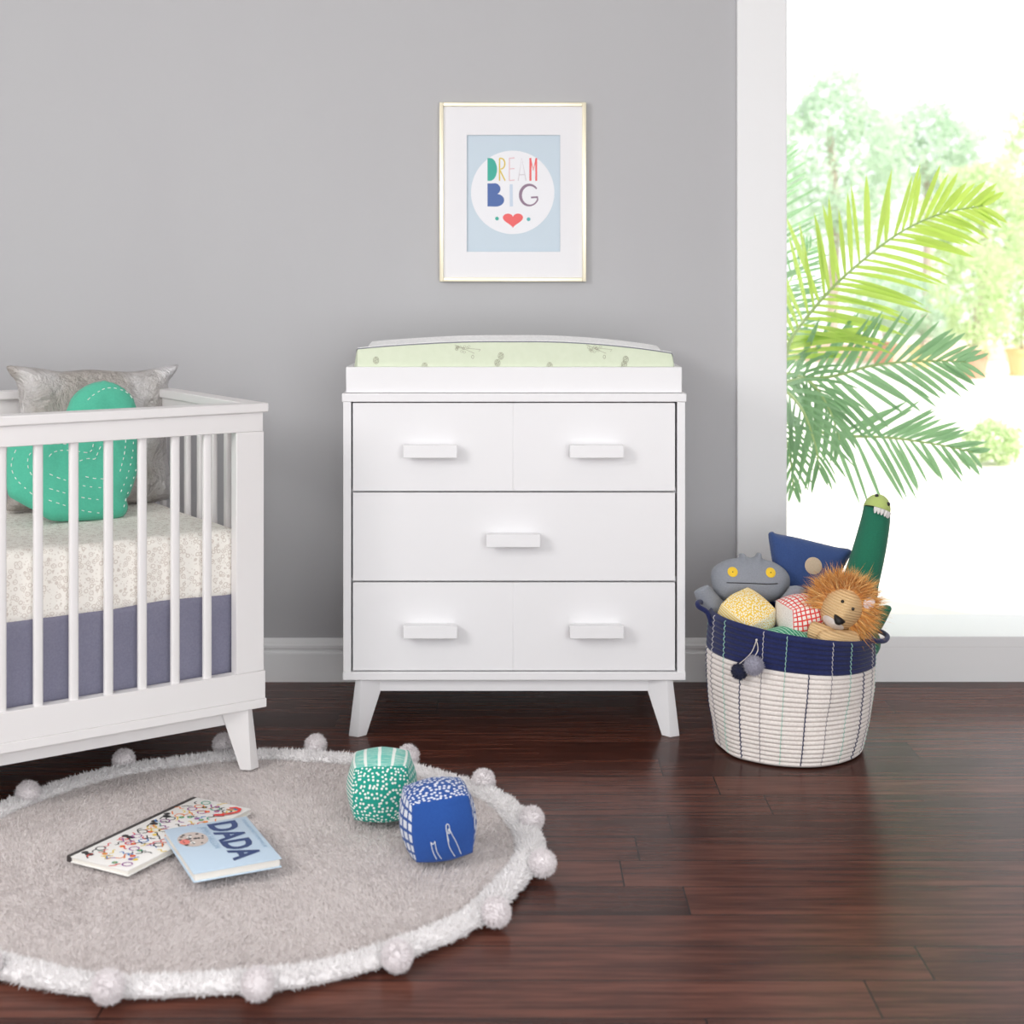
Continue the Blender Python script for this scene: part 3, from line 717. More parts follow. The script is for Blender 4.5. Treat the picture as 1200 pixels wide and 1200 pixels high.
# local x = across from the spine, y along the spine (towards the far end)
crn = Vector((-.703, 3.262))
o2 = crn+wa*.38
book('doodle_book', 'white doodle-covered hardback with dark spine, lying under the pale blue book', (o2.x, o2.y), wo, -wa, .158, .38, bz, .012, paint('white_cover', (240, 238, 235), .45), paint('dark_spine', (62, 56, 56), .5), art_doodle)
def art_dada(la, lb):
    m = MB(); N = 3
    def blob(x, y, rx, ry, mi, z): m.poly([(x+rx*math.cos(t*PI/10), y+ry*math.sin(t*PI/10)) for t in range(20)], z, mi)
    vs, fs = text_mesh('DADA', .078, .0028); m.add([(v.x*.95+.010, v.y+.088, .0002) for v in vs], fs, 0)
    vs, fs = text_mesh('JIMMY FALLON', .019); m.add([(v.x+.022, v.y+.068, .0002) for v in vs], fs, 1)
    vs, fs = text_mesh("YOUR BABY'S FIRST WORD WILL BE", .0105); m.add([(v.x+.014, v.y+.157, .0002) for v in vs], fs, 1)
    blob(.080, .040, .040, .030, 2, .0001); r = random.Random(3)
    for i in range(22):
        a = r.uniform(0, 6.28); q = math.sqrt(r.uniform(0, .85)); blob(.080+.038*q*math.cos(a), .040+.028*q*math.sin(a), r.uniform(.002, .0045), r.uniform(.002, .0038), 3, .0002+i*.000005)
    blob(.088, .022, .014, .010, 4, .0004); blob(.084, .020, .002, .0015, 3, .0005); blob(.092, .020, .002, .0015, 3, .0005)
    for ex in (.066, .098): blob(ex, .036, .005, .005, 5, .0004); blob(ex+.001, .035, .0022, .0022, 3, .0005)
    return m, [ink['navy'], ink['pale'], ink['tan'], ink['black'], ink['pink'], ink['white']]
b2 = Vector((-.5555, 3.087)); da = Vector((.436, -.9)).normalized(); db = Vector((.9, .436)).normalized()
o3 = b2-db*.172
book('board_book', 'pale blue board book with big navy letters, lying on the white book', (o3.x, o3.y), da, db, .25, .172, bz+.0145, .018, paint('blue_cover', (196, 216, 234), .45), None, art_dada)

# ================================================================== soft cubes
def soft_cube(size, M4, mats, infl=.36):
    mb = MB(); n = 14; h = size/2
    axes = [((1, 0, 0), (0, 0, 1), (0, -1, 0)), ((0, 1, 0), (0, 0, 1), (1, 0, 0)), ((-1, 0, 0), (0, 0, 1), (0, 1, 0)), ((0, -1, 0), (0, 0, 1), (-1, 0, 0)), ((1, 0, 0), (0, 1, 0), (0, 0, 1)), ((1, 0, 0), (0, -1, 0), (0, 0, -1))]
    for k_, (r, u, nn) in enumerate(axes):    # front, right, back, left, top, bottom
        r, u, nn = Vector(r), Vector(u), Vector(nn)
        def fn(a, b):
            x, y = 2*a-1, 2*b-1; c = nn+r*x+u*y
            e = .965 - .035*max(abs(x), abs(y))**6
            bul = infl*(1-x*x)*(1-y*y)*.42
            sq = c*(.93) ; s2 = c.normalized()*1.15
            q = sq.lerp(s2, .50)+nn*bul*.35
            q += Vector((noise.noise(q*1.7), noise.noise(q*1.7+Vector((5, 0, 0))), noise.noise(q*1.7+Vector((0, 7, 0)))))*.03
            return M4 @ (q*h)
        mb.grid(fn, n, n, mi=k_, uvs=True)
    return mb
def cube_thing(name, label, size, loc, rot, mats, group=None, zfix=None, infl=.36):
    mb = soft_cube(size, rot if isinstance(rot, Matrix) else rotm(*rot), mats, infl)
    # weld seams
    bm = bmesh.new(); me = bpy.data.meshes.new('tmp'); me.from_pydata([tuple(v) for v in mb.v], [], mb.f); me.polygons.foreach_set('material_index', mb.mi)
    ul = me.uv_layers.new(name='UVMap')
    for p in me.polygons:
        for li, c_ in zip(p.loop_indices, mb.uv[p.index]): ul.data[li].uv = c_
    bm.from_mesh(me); bmesh.ops.remove_doubles(bm, verts=bm.verts[:], dist=.0004); bmesh.ops.recalc_face_normals(bm, faces=bm.faces[:]); bm.to_mesh(me); bm.free()
    me.polygons.foreach_set('use_smooth', [True]*len(me.polygons)); me.name = name
    for m_ in mats: me.materials.append(m_)
    zl = min(v.co.z for v in me.vertices); o = bpy.data.objects.new(name, me); COL.objects.link(o)
    o.location = loc if zfix is None else (loc[0], loc[1], zfix-zl); XF[o.name] = Matrix.Translation(o.location)
    return tag(o, label, 'toy block', group), o.location
T1, Tw = (30, 152, 134), (232, 238, 232)
tdots = pattern('teal_dots', 'dots', T1, Tw, 14, .28); tbrush = pattern('teal_bands', 'brush', (110, 192, 178), Tw, 4.4, .22); tstr = pattern('teal_fine_stripes', 'stripes', (60, 165, 148), Tw, 15, .5, rot=PI/2); tchk = pattern('teal_check', 'grid', (206, 228, 220), (80, 175, 160), 9, .45)
zr = .019
D = 3.165; cube_thing('soft_block', 'teal stuffed cloth block with white dots and a striped top, on the rug', .138, (XX(447.5, D), D, 0), (0, 0, 3), [tdots, tchk, tdots, tstr, tbrush, tbrush], zfix=zr)
B1 = (34, 80, 156); bdots = pattern('blue_dots', 'dots', B1, (226, 230, 240), 14, .31); bplain = fabric('plain_blue_cotton', B1, (30, 72, 146), 300, .5, .3); bgrid = pattern('blue_windows', 'grid', (226, 230, 238), B1, 6, .3); bov = pattern('blue_ovals', 'dots', B1, (226, 230, 240), 8, .42)
D = 2.955; bo, bl = cube_thing('soft_block', 'blue stuffed cloth block with a plain front and white spotted top, near the rug edge', .142, (XX(513, D), D, 0), (0, -5, 13), [bplain, bov, bdots, bgrid, bdots, bdots], zfix=zr)
# line drawing of pins on the blue front, as a child
fq = rotm(0, -5, 13); lm = MB()
def fp(x, z, e=.0012):     # point on front face, x,z in units -1..1
    c = Vector((x, -1, z)); nn = Vector((0, -1, 0)); bul = .36*(1-x*x)*(1-z*z)*.42; q = (c*.93).lerp(c.normalized()*1.15, .50)+nn*bul*.35
    q += Vector((noise.noise(q*1.7), noise.noise(q*1.7+Vector((5, 0, 0))), noise.noise(q*1.7+Vector((0, 7, 0)))))*.03
    return Vector(bl)+(fq @ (q*.071))+(fq @ Vector((0, -e, 0)))
for pa in ([(.10, .0), (.06, .35), (.06, .55), (.10, .62), (.15, .55), (.17, .35), (.42, -.45), (.5, -.7)], [(.06, .35), (.10, -.2), (.28, -.72)], [(.09, .3), (.12, .45), (.15, .3), (.09, .3)], [(-.42, .08), (-.38, -.3), (-.30, -.7)], [(-.30, .08), (-.27, -.3), (-.15, -.7)], [(-.42, .08), (-.36, 0), (-.30, .1)]):
    lm.tube([fp(q.x, q.y) for q in spline([(a, b*.8-.28, 0) for a, b in pa], 5)], .0009, 5)
build(lm, 'stitched_drawing', paint('white_line', (214, 218, 222), .7), bo)

# ================================================================== basket
BC = Vector((.703, 3.73)); bk = thing('rope_basket', 'cream coiled rope basket with navy rim full of toys, standing by the window', 'basket', (BC.x, BC.y, 0))
def brad(z, a):
    t = z/.30
    r = .178+.029*min(1, (t/.55))**.7 if t > 0 else .178
    r += .0018*noise.noise(Vector((math.cos(a)*2, math.sin(a)*2, z*12)))*3
    return r
def btilt(x): return .006-.030*x/.2
def bpt(a, z, out=0):
    r = brad(z, a)+out; x = r*math.sin(a); y = -r*math.cos(a)
    k_ = max(0, (z-.1)/.21); return Vector((BC.x+x-.012*(1-z/.3)*.3, BC.y+y, z+btilt(x)*k_**1.2 + .006*k_*(abs(y)/.2)))
ROW = .0112; NR = 27
def bk_rows(r0, r1, nseg=120):
    q = MB(); sub = 6
    def fn(u, v):
        rr_ = r0+v*(r1-r0); fr_ = rr_-math.floor(rr_+1e-9) if v < 1 else 1.0
        o = .0042*math.sin(PI*fr_) if 0 < fr_ < 1 else 0
        a = u*2*PI; z = .003+rr_*ROW; return bpt(a, z, o-.002)
    q.grid(fn, nseg, (r1-r0)*sub, wrapu=True); return q
cream = fabric('cream_rope', (238, 231, 226), (220, 211, 206), 180, .5, .5, bd=.001); navy = fabric('navy_rope', (28, 38, 92), (18, 26, 70), 180, .5, .5, bd=.001)
NV = 20
body = bk_rows(0, NV); 
def inner(u, v):
    a = u*2*PI; z = .003+NR*ROW-v*(NR*ROW-.004); return bpt(a, z, -.011)
body.grid(lambda u, v: bpt(u*2*PI, .003, -.002)*(1-v)+Vector((BC.x, BC.y, .002))*v, 120, 6, wrapu=True)
build(body, 'body', cream, bk, ang=70)
rim = bk_rows(NV, NR)
rim.grid(lambda u, v: bpt(u*2*PI, .003+NR*ROW+.004*math.sin(PI*v), -.002-.009*v), 120, 4, wrapu=True); rim.grid(inner, 120, 12, wrapu=True)
build(rim, 'rim', navy, bk, ang=70)
thr = {'mint': paint('mint_thread', (160, 205, 190), .8), 'navy': paint('navy_thread', (40, 46, 84), .8), 'grey': paint('grey_thread', (140, 134, 142), .8), 'lg': paint('pale_thread', (196, 192, 196), .8)}
cyc = ['navy', 'grey', 'mint']
for i in range(-11, 12):
    a0 = math.radians(3+15.5*i); kind = cyc[i % 3]
    def stl(rA, rB, da0):
        pts = []
        for r_ in range(int(rA*4), int(rB*4)+1):
            q = r_/4; fq_ = q % 1; a = a0-math.radians(5)*(1-q/NR)+.004*math.sin(q*PI*2); pts.append(bpt(a, .003+q*ROW, -.002+.0042*math.sin(PI*fq_)+.0009))
        return pts
    build(MB().tube(stl(.5, NV, 0), .0014 if kind == 'navy' else .0008, 5), 'stitch_line', thr[kind], bk)
    if kind != 'navy': build(MB().tube(stl(NV, NR, 0), .0010, 5), 'stitch_line', thr['mint' if kind == 'mint' else 'lg'], bk)
hl = spline([P(834, 733, 3.70), P(829, 718, 3.70), P(819, 711, 3.70), P(818, 706, 3.72), P(824, 706, 3.76), P(834, 712, 3.80)], 8); build(MB().tube(hl, .0062, 12), 'handle', navy, bk)
hr = spline([P(1008, 752, 3.62), P(1024, 751, 3.63), P(1036, 751, 3.67), P(1040, 746, 3.72), P(1034, 741, 3.77), P(1024, 737, 3.80)], 8); build(MB().tube(hr, .0062, 12), 'handle', navy, bk)
def bfront(x, y): # basket surface point under pixel approx
    for it in range(40): pass
    best = None
    for i in range(-80, 81):
        a = math.radians(i)
        for j in range(0, 62):
            z = .003+NR*ROW*j/61; p = bpt(a, z, .004); q = (600+p.x*F/p.y, HY+(CH-p.z)*F/p.y); d = (q[0]-x)**2+(q[1]-y)**2
            if best is None or d < best[0]: best = (d, p)
    return best[1]
def pompom(px, py, r, c1, c2, label):
    p = bfront(px, py); dirn = Vector((p.x-BC.x, p.y-BC.y, 0)).normalized(); c_ = p+dirn*(r*.95)
    q = MB(); q.ball((0, 0, 0), r*.85, seg=20, rings=14); d = rng.normal(0, 1, (1800, 3)); d /= np.linalg.norm(d, axis=1)[:, None]
    join(q, tufts(d*r*.8, d, r*.24, .0016, .2)); q.xf(Matrix.Translation(c_)); o = build(q, 'pom_pom', rugm(label, c1, c2), bk, ang=180); return c_
c1_ = pompom(871.5, 785, .0205, (22, 26, 54), (34, 40, 78), 'navy_pompom'); c2_ = pompom(888, 777.5, .0245, (150, 148, 164), (176, 174, 188), 'grey_pompom')
t0 = bfront(886.5, 749)+Vector((0, -.004, 0)); cord = MB(); mid1 = bfront(879, 765)+Vector((0, -.004, 0)); mid2 = bfront(887, 762)+Vector((0, -.004, 0))
cord.tube(spline([t0, mid1, c1_+Vector((.0, 0, .018))], 6), .0012, 6).tube(spline([t0, mid2, c2_+Vector((0, 0, .02))], 6), .0012, 6); cord.ball(t0, .003, seg=10, rings=8); build(cord, 'cord', paint('cord', (214, 206, 200), .8), bk)

# ------------------------------------------------------------------ toys in the basket
Y1 = (240, 200, 80); yd = pattern('yellow_flecks', 'dots', Y1, (246, 240, 222), 20, .36); ys = pattern('yellow_stripes', 'stripes', (240, 206, 112), (246, 234, 200), 15, .4, rot=PI/2); yf = pattern('pale_yellow_flecks', 'dots', (244, 240, 226), (232, 196, 100), 22, .34)
D = 3.705; c_ = P(874, 727, D); cube_thing('soft_block', 'yellow patterned stuffed cloth block in the basket, under the grey plush', .120, tuple(c_), rotm(34, 4, 0) @ rotm(0, 0, 42), [yf, yd, yd, ys, yd, yd])
R1 = (222, 62, 58); rg = pattern('red_grid', 'grid', (246, 238, 232), R1, 8, .29); rw = pattern('pale_speckle', 'dots', (238, 230, 224), (220, 208, 202), 24, .3)
D = 3.675; c_ = P(938, 724, D); cube_thing('soft_block', 'stuffed cloth block with a red check face, in the basket beside the lion', .105, tuple(c_), (5, -8, 18), [rg, rg, rg, rw, rg, rg])
G1 = (24, 150, 108); gd = pattern('green_lines', 'brush', G1, (190, 230, 210), 12, .25); gp = fabric('plain_green', G1, (20, 138, 98), 260, .5, .3)
D = 3.635; c_ = P(922, 764.5, D); cube_thing('soft_block', 'green stuffed cloth block just showing over the basket rim', .115, tuple(c_), (0, 0, 24), [gd, gp, gp, gd, gd, gp])
felt_g = fabric('grey_fleece', (150, 154, 163), (126, 130, 139), 320, .9, .8)
# grey plush
def pfr(x, y, D, tilt=0, roll=0):
    o = P(x, y, D); u = Vector((math.sin(math.radians(roll)), math.sin(math.radians(tilt)), math.cos(math.radians(tilt)))); return frame(o, (math.cos(math.radians(roll)), 0, -math.sin(math.radians(roll))), u)
D = 3.80; fr = pfr(879, 700, D, 12); gpz = thing('plush_toy', 'plump grey fleece plush creature with round yellow eyes, at the left side of the basket', 'plush toy', tuple(P(879, 740, D)))
def outl(pts, n=4): return [(p.x, p.y) for p in spline([(*px_on(fr, x, y), 0) for x, y in pts], n, True)]
m = MB(); hh = puff(m, outl([(834, 668), (843, 660), (855, 655), (865, 653.5), (866.5, 649), (871, 648.3), (876, 652.5), (883, 652.5), (887, 648), (892, 648.6), (894, 655), (905, 658), (917, 665), (925, 675), (925, 688), (919, 698), (908, 704), (880, 708), (852, 705), (840, 698), (834, 684)]), .045, .0055, edge=.065); m.xf(fr)
build(m, 'head', felt_g, gpz, ang=180)
m = MB(); m.ball(P(880, 735, 3.79), (.075, .05, .08)); build(m, 'body', felt_g, gpz)
m = MB(); m.tube(spline([P(850, 722, 3.78), P(838, 713, 3.77), P(828, 700, 3.765), P(823, 692, 3.76), P(821.5, 689, 3.76)], 6), [lerp(.032, .019, i/24)*(1 if i < 22 else (.8 if i < 24 else .5)) for i in range(25)], 14); build(m, 'arm', felt_g, gpz, ang=180)
m = MB(); m.tube(spline([P(915, 712, 3.75), P(926, 702, 3.735), P(934, 693, 3.73), (P(936, 687, 3.73))], 6), [.018, .018, .018, .0185, .019, .0195, .02, .0205, .021, .022, .022, .022, .0225, .022, .021, .019, .016, .012, .006], 14); build(m, 'arm', felt_g, gpz, ang=180)
def disc_on(parent, x, y, r, hgt, mat, fr, hf, th=.0022, name='eye', ang=32):
    lx, ly = px_on(fr, x, y); n = 28
    vs = []; fs = []
    for j, (q, zo) in enumerate(((0, th), (.9, th), (1, th*.6), (1, -.001))):
        for i in range(n):
            a = 2*PI*i/n; X_, Y_ = lx+q*r*math.cos(a), ly+q*r*math.sin(a); vs.append(Vector((X_, Y_, hf(Vector((X_, Y_)))+zo)))
    for j in range(3):
        for i in range(n): fs.append((j*n+i, (j+1)*n+i, (j+1)*n+(i+1) % n, j*n+(i+1) % n))
    mb = MB(); mb.add(vs, fs); mb.xf(fr); return build(mb, name, mat, parent, ang=60)
yel = fabric('yellow_felt', (242, 202, 62), (232, 190, 50), 300, .5, .3); blk = paint('black_plastic', (24, 22, 22), .3)
def line_on(parent, pts, r, mat, fr, hf, name='mouth', e=.0006):
    mb = MB(); mb.tube([fr @ Vector((q.x, q.y, hf(Vector((q.x, q.y)))+e)) for q in spline([(*px_on(fr, x, y), 0) for x, y in pts], 8)], r, 6); return build(mb, name, mat, parent)
for x, y in ((856, 670.5), (900.2, 671.2)):
    e = disc_on(gpz, x, y, .0128, 0, yel, fr, hh); mb = MB().ball(fr @ Vector((*px_on(fr, x, y), hh(Vector(px_on(fr, x, y)))+.0022)), .0016, seg=10, rings=8); build(mb, 'pupil', blk, e)
line_on(gpz, [(849, 683), (864, 683.4), (880, 684), (896, 684.6), (908, 684)], .0012, blk, fr, hh)
# blue cushion toy
D = 3.865; fr = pfr(948, 668, D, 16); bp = thing('plush_cushion', 'square blue fleece cushion toy with a round beige patch, at the back of the basket', 'plush toy', tuple(P(948, 740, D)))
m = MB(); hb = puff(m, outl([(900.5, 629), (901, 624.5), (905.5, 623), (910, 625.5), (930, 629), (955, 635), (980, 641), (994, 643), (998, 647), (994, 656), (984, 675), (976, 700), (972, 735), (930, 735), (918, 700), (907, 668), (902, 640)]), .036, .006, edge=.06); m.xf(fr)
felt_b = fabric('blue_fleece', (56, 82, 136), (44, 66, 116), 320, .8, .8); build(m, 'cushion', felt_b, bp, ang=180)
beige = fabric('beige_felt', (206, 186, 160), (192, 172, 148), 300, .5, .3); disc_on(bp, 950, 664.5, .0222, 0, beige, fr, hb, name='patch')
# dinosaur
dk = fabric('green_fleece', (34, 120, 92), (26, 102, 78), 300, .8, .6); lt = fabric('lime_fleece', (190, 208, 124), (176, 196, 108), 300, .6, .5)
dn = thing('plush_dinosaur', 'long-necked green plush dinosaur with lime head and white teeth, rising from the basket', 'plush toy', tuple(P(1010, 745, 3.80)))
ax = [P(1001, 745, 3.80), P(1004, 710, 3.80), P(1008, 685, 3.80), P(1016, 655, 3.80), P(1022, 630, 3.80), P(1026, 610, 3.80), P(1027.5, 597, 3.80), P(1028, 592, 3.8)]
pl = spline(ax, 6); n = len(pl); rad_ = [lerp(.056, .0335, min(1, (i/(n-1))*1.15)**.75) for i in range(n)]
for i in range(5): rad_[n-1-i] *= (.35, .68, .85, .94, .99)[i]
build(MB().tube(pl, rad_, 24), 'neck', dk, dn, ang=180)
hc = P(1027.5, 597, 3.795)
m = MB(); bm = bmesh.new(); bmesh.ops.create_uvsphere(bm, u_segments=28, v_segments=20, radius=1)
bmesh.ops.delete(bm, geom=[v for v in bm.verts if v.co.z < -.14], context='VERTS')
rm = rotm(-18, 14, -15)
for v in bm.verts: v.co = hc+(rm @ Vector((v.co.x*.0345, v.co.y*.040, v.co.z*.040)))
m.bm(bm); hd = build(m, 'head', lt, dn, ang=180); hd.modifiers.new('thickness', 'SOLIDIFY').thickness = .002
def on_head(ax_, el, k_=1): 
    a, e = math.radians(ax_), math.radians(el); return hc+(rm @ Vector((.0345*k_*math.sin(a)*math.cos(e), -.040*k_*math.cos(a)*math.cos(e), .040*k_*math.sin(e))))
tm = fabric('white_felt', (240, 238, 234), (226, 224, 220), 300, .5, .3)
for a in (-6, 9, 24, 42, 57, 70):
    p = on_head(a, -4, .99); q = on_head(a, -24, 1.03); build(MB().tube([p+Vector((0, 0, .002)), p.lerp(q, .5), q], [.0052, .0046, .0016], 10), 'tooth', tm, dn)
for a, e in ((-22, 48), (50, 26)):
    p = on_head(a, e, 1.0); build(MB().ball(p, .0052, seg=14, rings=10), 'eye', blk, dn)
build(MB().tube(spline([P(1020, 735, 3.80), P(1030, 722, 3.79), P(1038, 715, 3.78), P(1044, 712, 3.775)], 5), [lerp(.026, .004, (i/15)**1.5) for i in range(16)], 14), 'paw', dk, dn, ang=180)
build(MB().ball(P(1000, 752, 3.80), (.07, .06, .055)), 'body', dk, dn)
# lion
k = NT('tan_corduroy'); v = k.coord(); x, y, z = k.sep(v); w = k.math('SINE', k.math('MULTIPLY', k.math('ADD', z, k.math('MULTIPLY', x, .35)), 900))
k.base(k.mix(k.math('MULTIPLY', k.math('ADD', w, 1), .5), srgb((214, 176, 126)), srgb((228, 194, 146)))); k.set(Roughness=.95); k.bump(w, .5, .002); cord_m = k.m
ln = thing('plush_lion', 'tan corduroy plush lion with shaggy orange mane, at the right front of the basket', 'plush toy', tuple(P(985, 755, 3.65)))
LD = 3.625; LH = P(987, 711, LD); R_ = rotm(-2, -14, -18)   # slight tilt and turn
fwd = Vector((-.22, -.95, -.12)).normalized(); right = Vector((.92, -.30, -.30)); LF = frame(LH, right, Vector((0, 0, 1))); 
zax = -fwd; xax = Vector((0, 0, 1)).cross(zax).normalized(); rollq = Matrix.Rotation(math.radians(-35), 3, fwd); xax = rollq @ xax; yax = zax.cross(xax); LM = Matrix((xax, yax, zax)).transposed().to_4x4(); LM.translation = LH  # +z = back of head
def lp(x, y, z): return LM @ Vector((x, y, z))
m = MB()
def headf(u, v):
    a = u*2*PI; e = (v-.5)*PI; d = Vector((math.cos(e)*math.cos(a), math.sin(e), math.cos(e)*math.sin(a)))
    r = .050; q = Vector((d.x*r*.98, d.y*r*(1.08 if d.y > 0 else 1.22), d.z*r))
    f_ = max(0, -d.z)
    mz = math.exp(-((q.x)**2+(q.y+.022)**2)/(2*.019**2))*f_; q.z -= .024*mz
    br = math.exp(-((q.x)**2/(2*.010**2)+(q.y-.012)**2/(2*.02**2)))*f_; q.z -= .006*br
    return LM @ q
m.grid(headf, 48, 32, wrapu=True); build(m, 'head', cord_m, ln, ang=180)
def surf(x, y): # z of front surface
    r = .050; s = 1-(x/(r*.98))**2-(y/(r*(1.08 if y > 0 else 1.22)))**2; dz = math.sqrt(max(0, s)); return -(r*dz+.024*math.exp(-((x)**2+(y+.022)**2)/(2*.019**2))*dz+.006*math.exp(-((x)**2/(2*.010**2)+(y-.012)**2/(2*.02**2)))*dz)
mz = MB(); 
def muzz(u, v):
    a = u*2*PI; r = v*1.0; X_ = .028*r*math.cos(a); Y_ = -.037+.0195*r*math.sin(a); return lp(X_, Y_, surf(X_, Y_)-.0045*(1-r**3)-.0004)
mz.grid(muzz, 28, 8, wrapu=True); build(mz, 'muzzle', fabric('white_plush', (240, 232, 226), (222, 212, 206), 200, .8, 1), ln, ang=180)
nz = MB(); ns = [(-.0135, -.006), (0, -.002), (.0135, -.006), (.012, -.013), (.004, -.021), (-.004, -.021), (-.012, -.013)]
nn_ = [(p.x*1.1, p.y*1.05+.001) for p in spline([(a, b-.002, 0) for a, b in ns], 5, True)]
puff(nz, nn_, .006, .0022, edge=.007, back=.2); nz.v = [lp(p.x, p.y, surf(p.x, p.y)-.003-p.z) for p in nz.v]; nzf = MB(); nzf.v = nz.v; nzf.f = [f[::-1] for f in nz.f]; nzf.mi = nz.mi
build(nzf, 'nose', paint('nose_black', (26, 22, 22), .6), ln, ang=180)
for ex in (-.0145, .0155):
    build(MB().ball(lp(ex, .024, surf(ex, .024)-.001), .0042, seg=14, rings=10), 'eye', paint('eye_black', (30, 22, 18), .15), ln)
ear = MB().ball((0, 0, 0), (.014, .016, .007)).xf(Matrix.Translation(lp(-.043, .050, -.014)) @ LM.to_3x3().to_4x4()); build(ear, 'ear', fabric('pink_white_plush', (244, 226, 220), (230, 206, 200), 240, .8, 1), ln, ang=180)
ear = MB().ball((0, 0, 0), (.012, .014, .007)).xf(Matrix.Translation(lp(-.046, .040, .006)) @ LM.to_3x3().to_4x4()); build(ear, 'ear', fabric('pink_white_plush_2', (214, 150, 80), (190, 124, 60), 240, .8, 1), ln, ang=180)
pts = []; nms = []
while len(pts) < 5200:
    d = rng.normal(0, 1, 3); d /= np.linalg.norm(d)
    if d[2] < -.32: continue                 # face side stays free
    if d[2] < -.05 and d[1] < -.55: continue
    p = np.array([d[0]*.049, d[1]*.053, d[2]*.048]); q = LM @ Vector(p)
    nrm_ = np.array([d[0]*1.1, d[1]*.9+.15, d[2]*.55-.12]); nv = LM.to_3x3() @ Vector(nrm_)
    pts.append(q); nms.append(tuple(nv.normalized()))
mane = tufts(np.array(pts), np.array(nms), .046, .0034, .26, seg=4, droop=.25, mats=3)
build(mane, 'mane', [fabric('mane_orange', (240, 178, 98), (222, 152, 74), 100, .5, .1), fabric('mane_gold', (250, 208, 140), (238, 188, 116), 100, .5, .1), fabric('mane_brown', (222, 156, 84), (204, 134, 66), 100, .5, .1)], ln, ang=180)
m = MB().ball(P(990, 758, 3.655), (.062, .045, .045)); build(m, 'body', cord_m, ln, ang=180)
for a_, b_, c_ in (((985, 752, 3.60), (960, 742, 3.60), (948, 738, 3.61)), ((1000, 750, 3.61), (975, 750, 3.575), (958, 752, 3.57))):
    tb_ = spline([P(*a_), P(*b_), P(*c_)], 7); N_ = len(tb_); build(MB().tube(tb_, [.024*(1 if i < N_-4 else (.97, .88, .68, .3)[i-(N_-4)]) for i in range(N_)], 16), 'leg', cord_m, ln, ang=180)

# ================================================================== outside
GZ = -.10
pt = NT('pale_patio_stone'); v = pt.coord(); n = pt.noise(v, 1.5, 4); pt.base(pt.mix(n, srgb((232, 226, 214)), srgb((246, 242, 234)))); pt.set(Roughness=.9)
struct(MB().box(-12, 30, WY+.262, 40, GZ-.05, GZ, 0), 'patio', pt.m)
def leafm(name, a, b, tr=.35):
    k = NT(name); v = k.coord(); n = k.noise(v, 9, 2); k.base(k.mix(n, srgb(a), srgb(b))); k.set(Roughness=.5)
    t_ = k.n('ShaderNodeBsdfTranslucent'); t_.inputs[0].default_value = (*srgb(b), 1); mx = k.n('ShaderNodeMixShader', Fac=tr)
    k.l(k.b.outputs[0], mx.inputs[1]); k.l(t_.outputs[0], mx.inputs[2]); k.l(mx.outputs[0], k.t.nodes['Material Output'].inputs[0]); return k.m
lime = leafm('lime_leaf', (168, 204, 66), (200, 226, 110), .45); green = leafm('green_leaf', (110, 158, 108), (150, 190, 142), .4); stem_m = leafm('stem', (180, 206, 130), (200, 222, 156), .2)
def leaflet(mb, p, d, up, L, w, droop, mi=0):
    d = d.normalized(); side = d.cross(up).normalized(); nrm = side.cross(d).normalized(); n = 6; vs = []
    for k_ in range(n+1):
        t = k_/n; c_ = p+d*L*t+Vector((0, 0, -1))*droop*L*t*t; ww = w*(math.sin(PI*min(1, (t*.86+.10)))**.7)*(1 if t < .999 else .05)
        vs += [c_-side*ww/2+nrm*ww*.18, c_, c_+side*ww/2+nrm*ww*.18]
    fs = []
    for k_ in range(n): o = 3*k_; fs += [(o, o+1, o+4, o+3), (o+1, o+2, o+5, o+4)]
    mb.add(vs, fs, mi)
def frond(parent, pts, Lm, nl, mat, w=.017, up_ang=62, dn_ang=58, droopu=.05, droopd=.15, start=.12, sides=(1, -1), tipf=.55):
    pl = spline([P(*p) for p in pts], 10); N = len(pl); rr_ = random.Random(int(pts[0][0]*7+pts[-1][1]))
    st_ = MB().tube(pl, [lerp(.008, .0022, i/(N-1)) for i in range(N)], 7)
    lf = MB(); view = Vector((0, 1, 0))
    for s in sides:
        for i in range(nl):
            t = start+(1-start)*(i+.5*(s > 0))/nl
            q = min(t, .999)*(N-1); k_ = int(q); p = pl[k_].lerp(pl[min(k_+1, N-1)], q-k_); tg = (pl[min(k_+1, N-1)]-pl[max(k_-1, 0)]).normalized()
            a = math.radians((up_ang if s > 0 else dn_ang)*lerp(1.05, .45, t**2)+rr_.uniform(-5, 5))
            perp = Vector((-tg.z, 0, tg.x))*s; perp = (perp-tg*perp.dot(tg)).normalized()
            d = tg*math.cos(a)+perp*math.sin(a)+Vector((0, rr_.uniform(-.35, .25), 0))
            L = Lm*(math.sin(PI*(t*.72+.2))**.6)*lerp(1, tipf, t**2)*rr_.uniform(.85, 1.1)
            up = (-view+Vector((rr_.uniform(-.5, .5), 0, rr_.uniform(-.3, .8)))).normalized()
            leaflet(lf, p, d, up, L, w*rr_.uniform(.8, 1.15), droopu if s > 0 else droopd)
    f_ = build(lf, 'frond', mat, parent, ang=180); build(st_, 'stem', stem_m, f_, ang=180)
pd = 5.35
pb = P(880, 470, pd); palm = thing('areca_palm', 'leafy palm just outside the window with lime upper fronds and darker lower ones', 'palm', (pb.x, pb.y, GZ))
frond(palm, [(905, 470, 5.3), (921, 417, 5.3), (929, 394, 5.28), (961, 353, 5.25), (996, 318, 5.2), (1051, 275, 5.15), (1101, 251, 5.12), (1152, 241, 5.1)], .36, 34, lime, .021, 58, 60, .0, .16, start=.13)
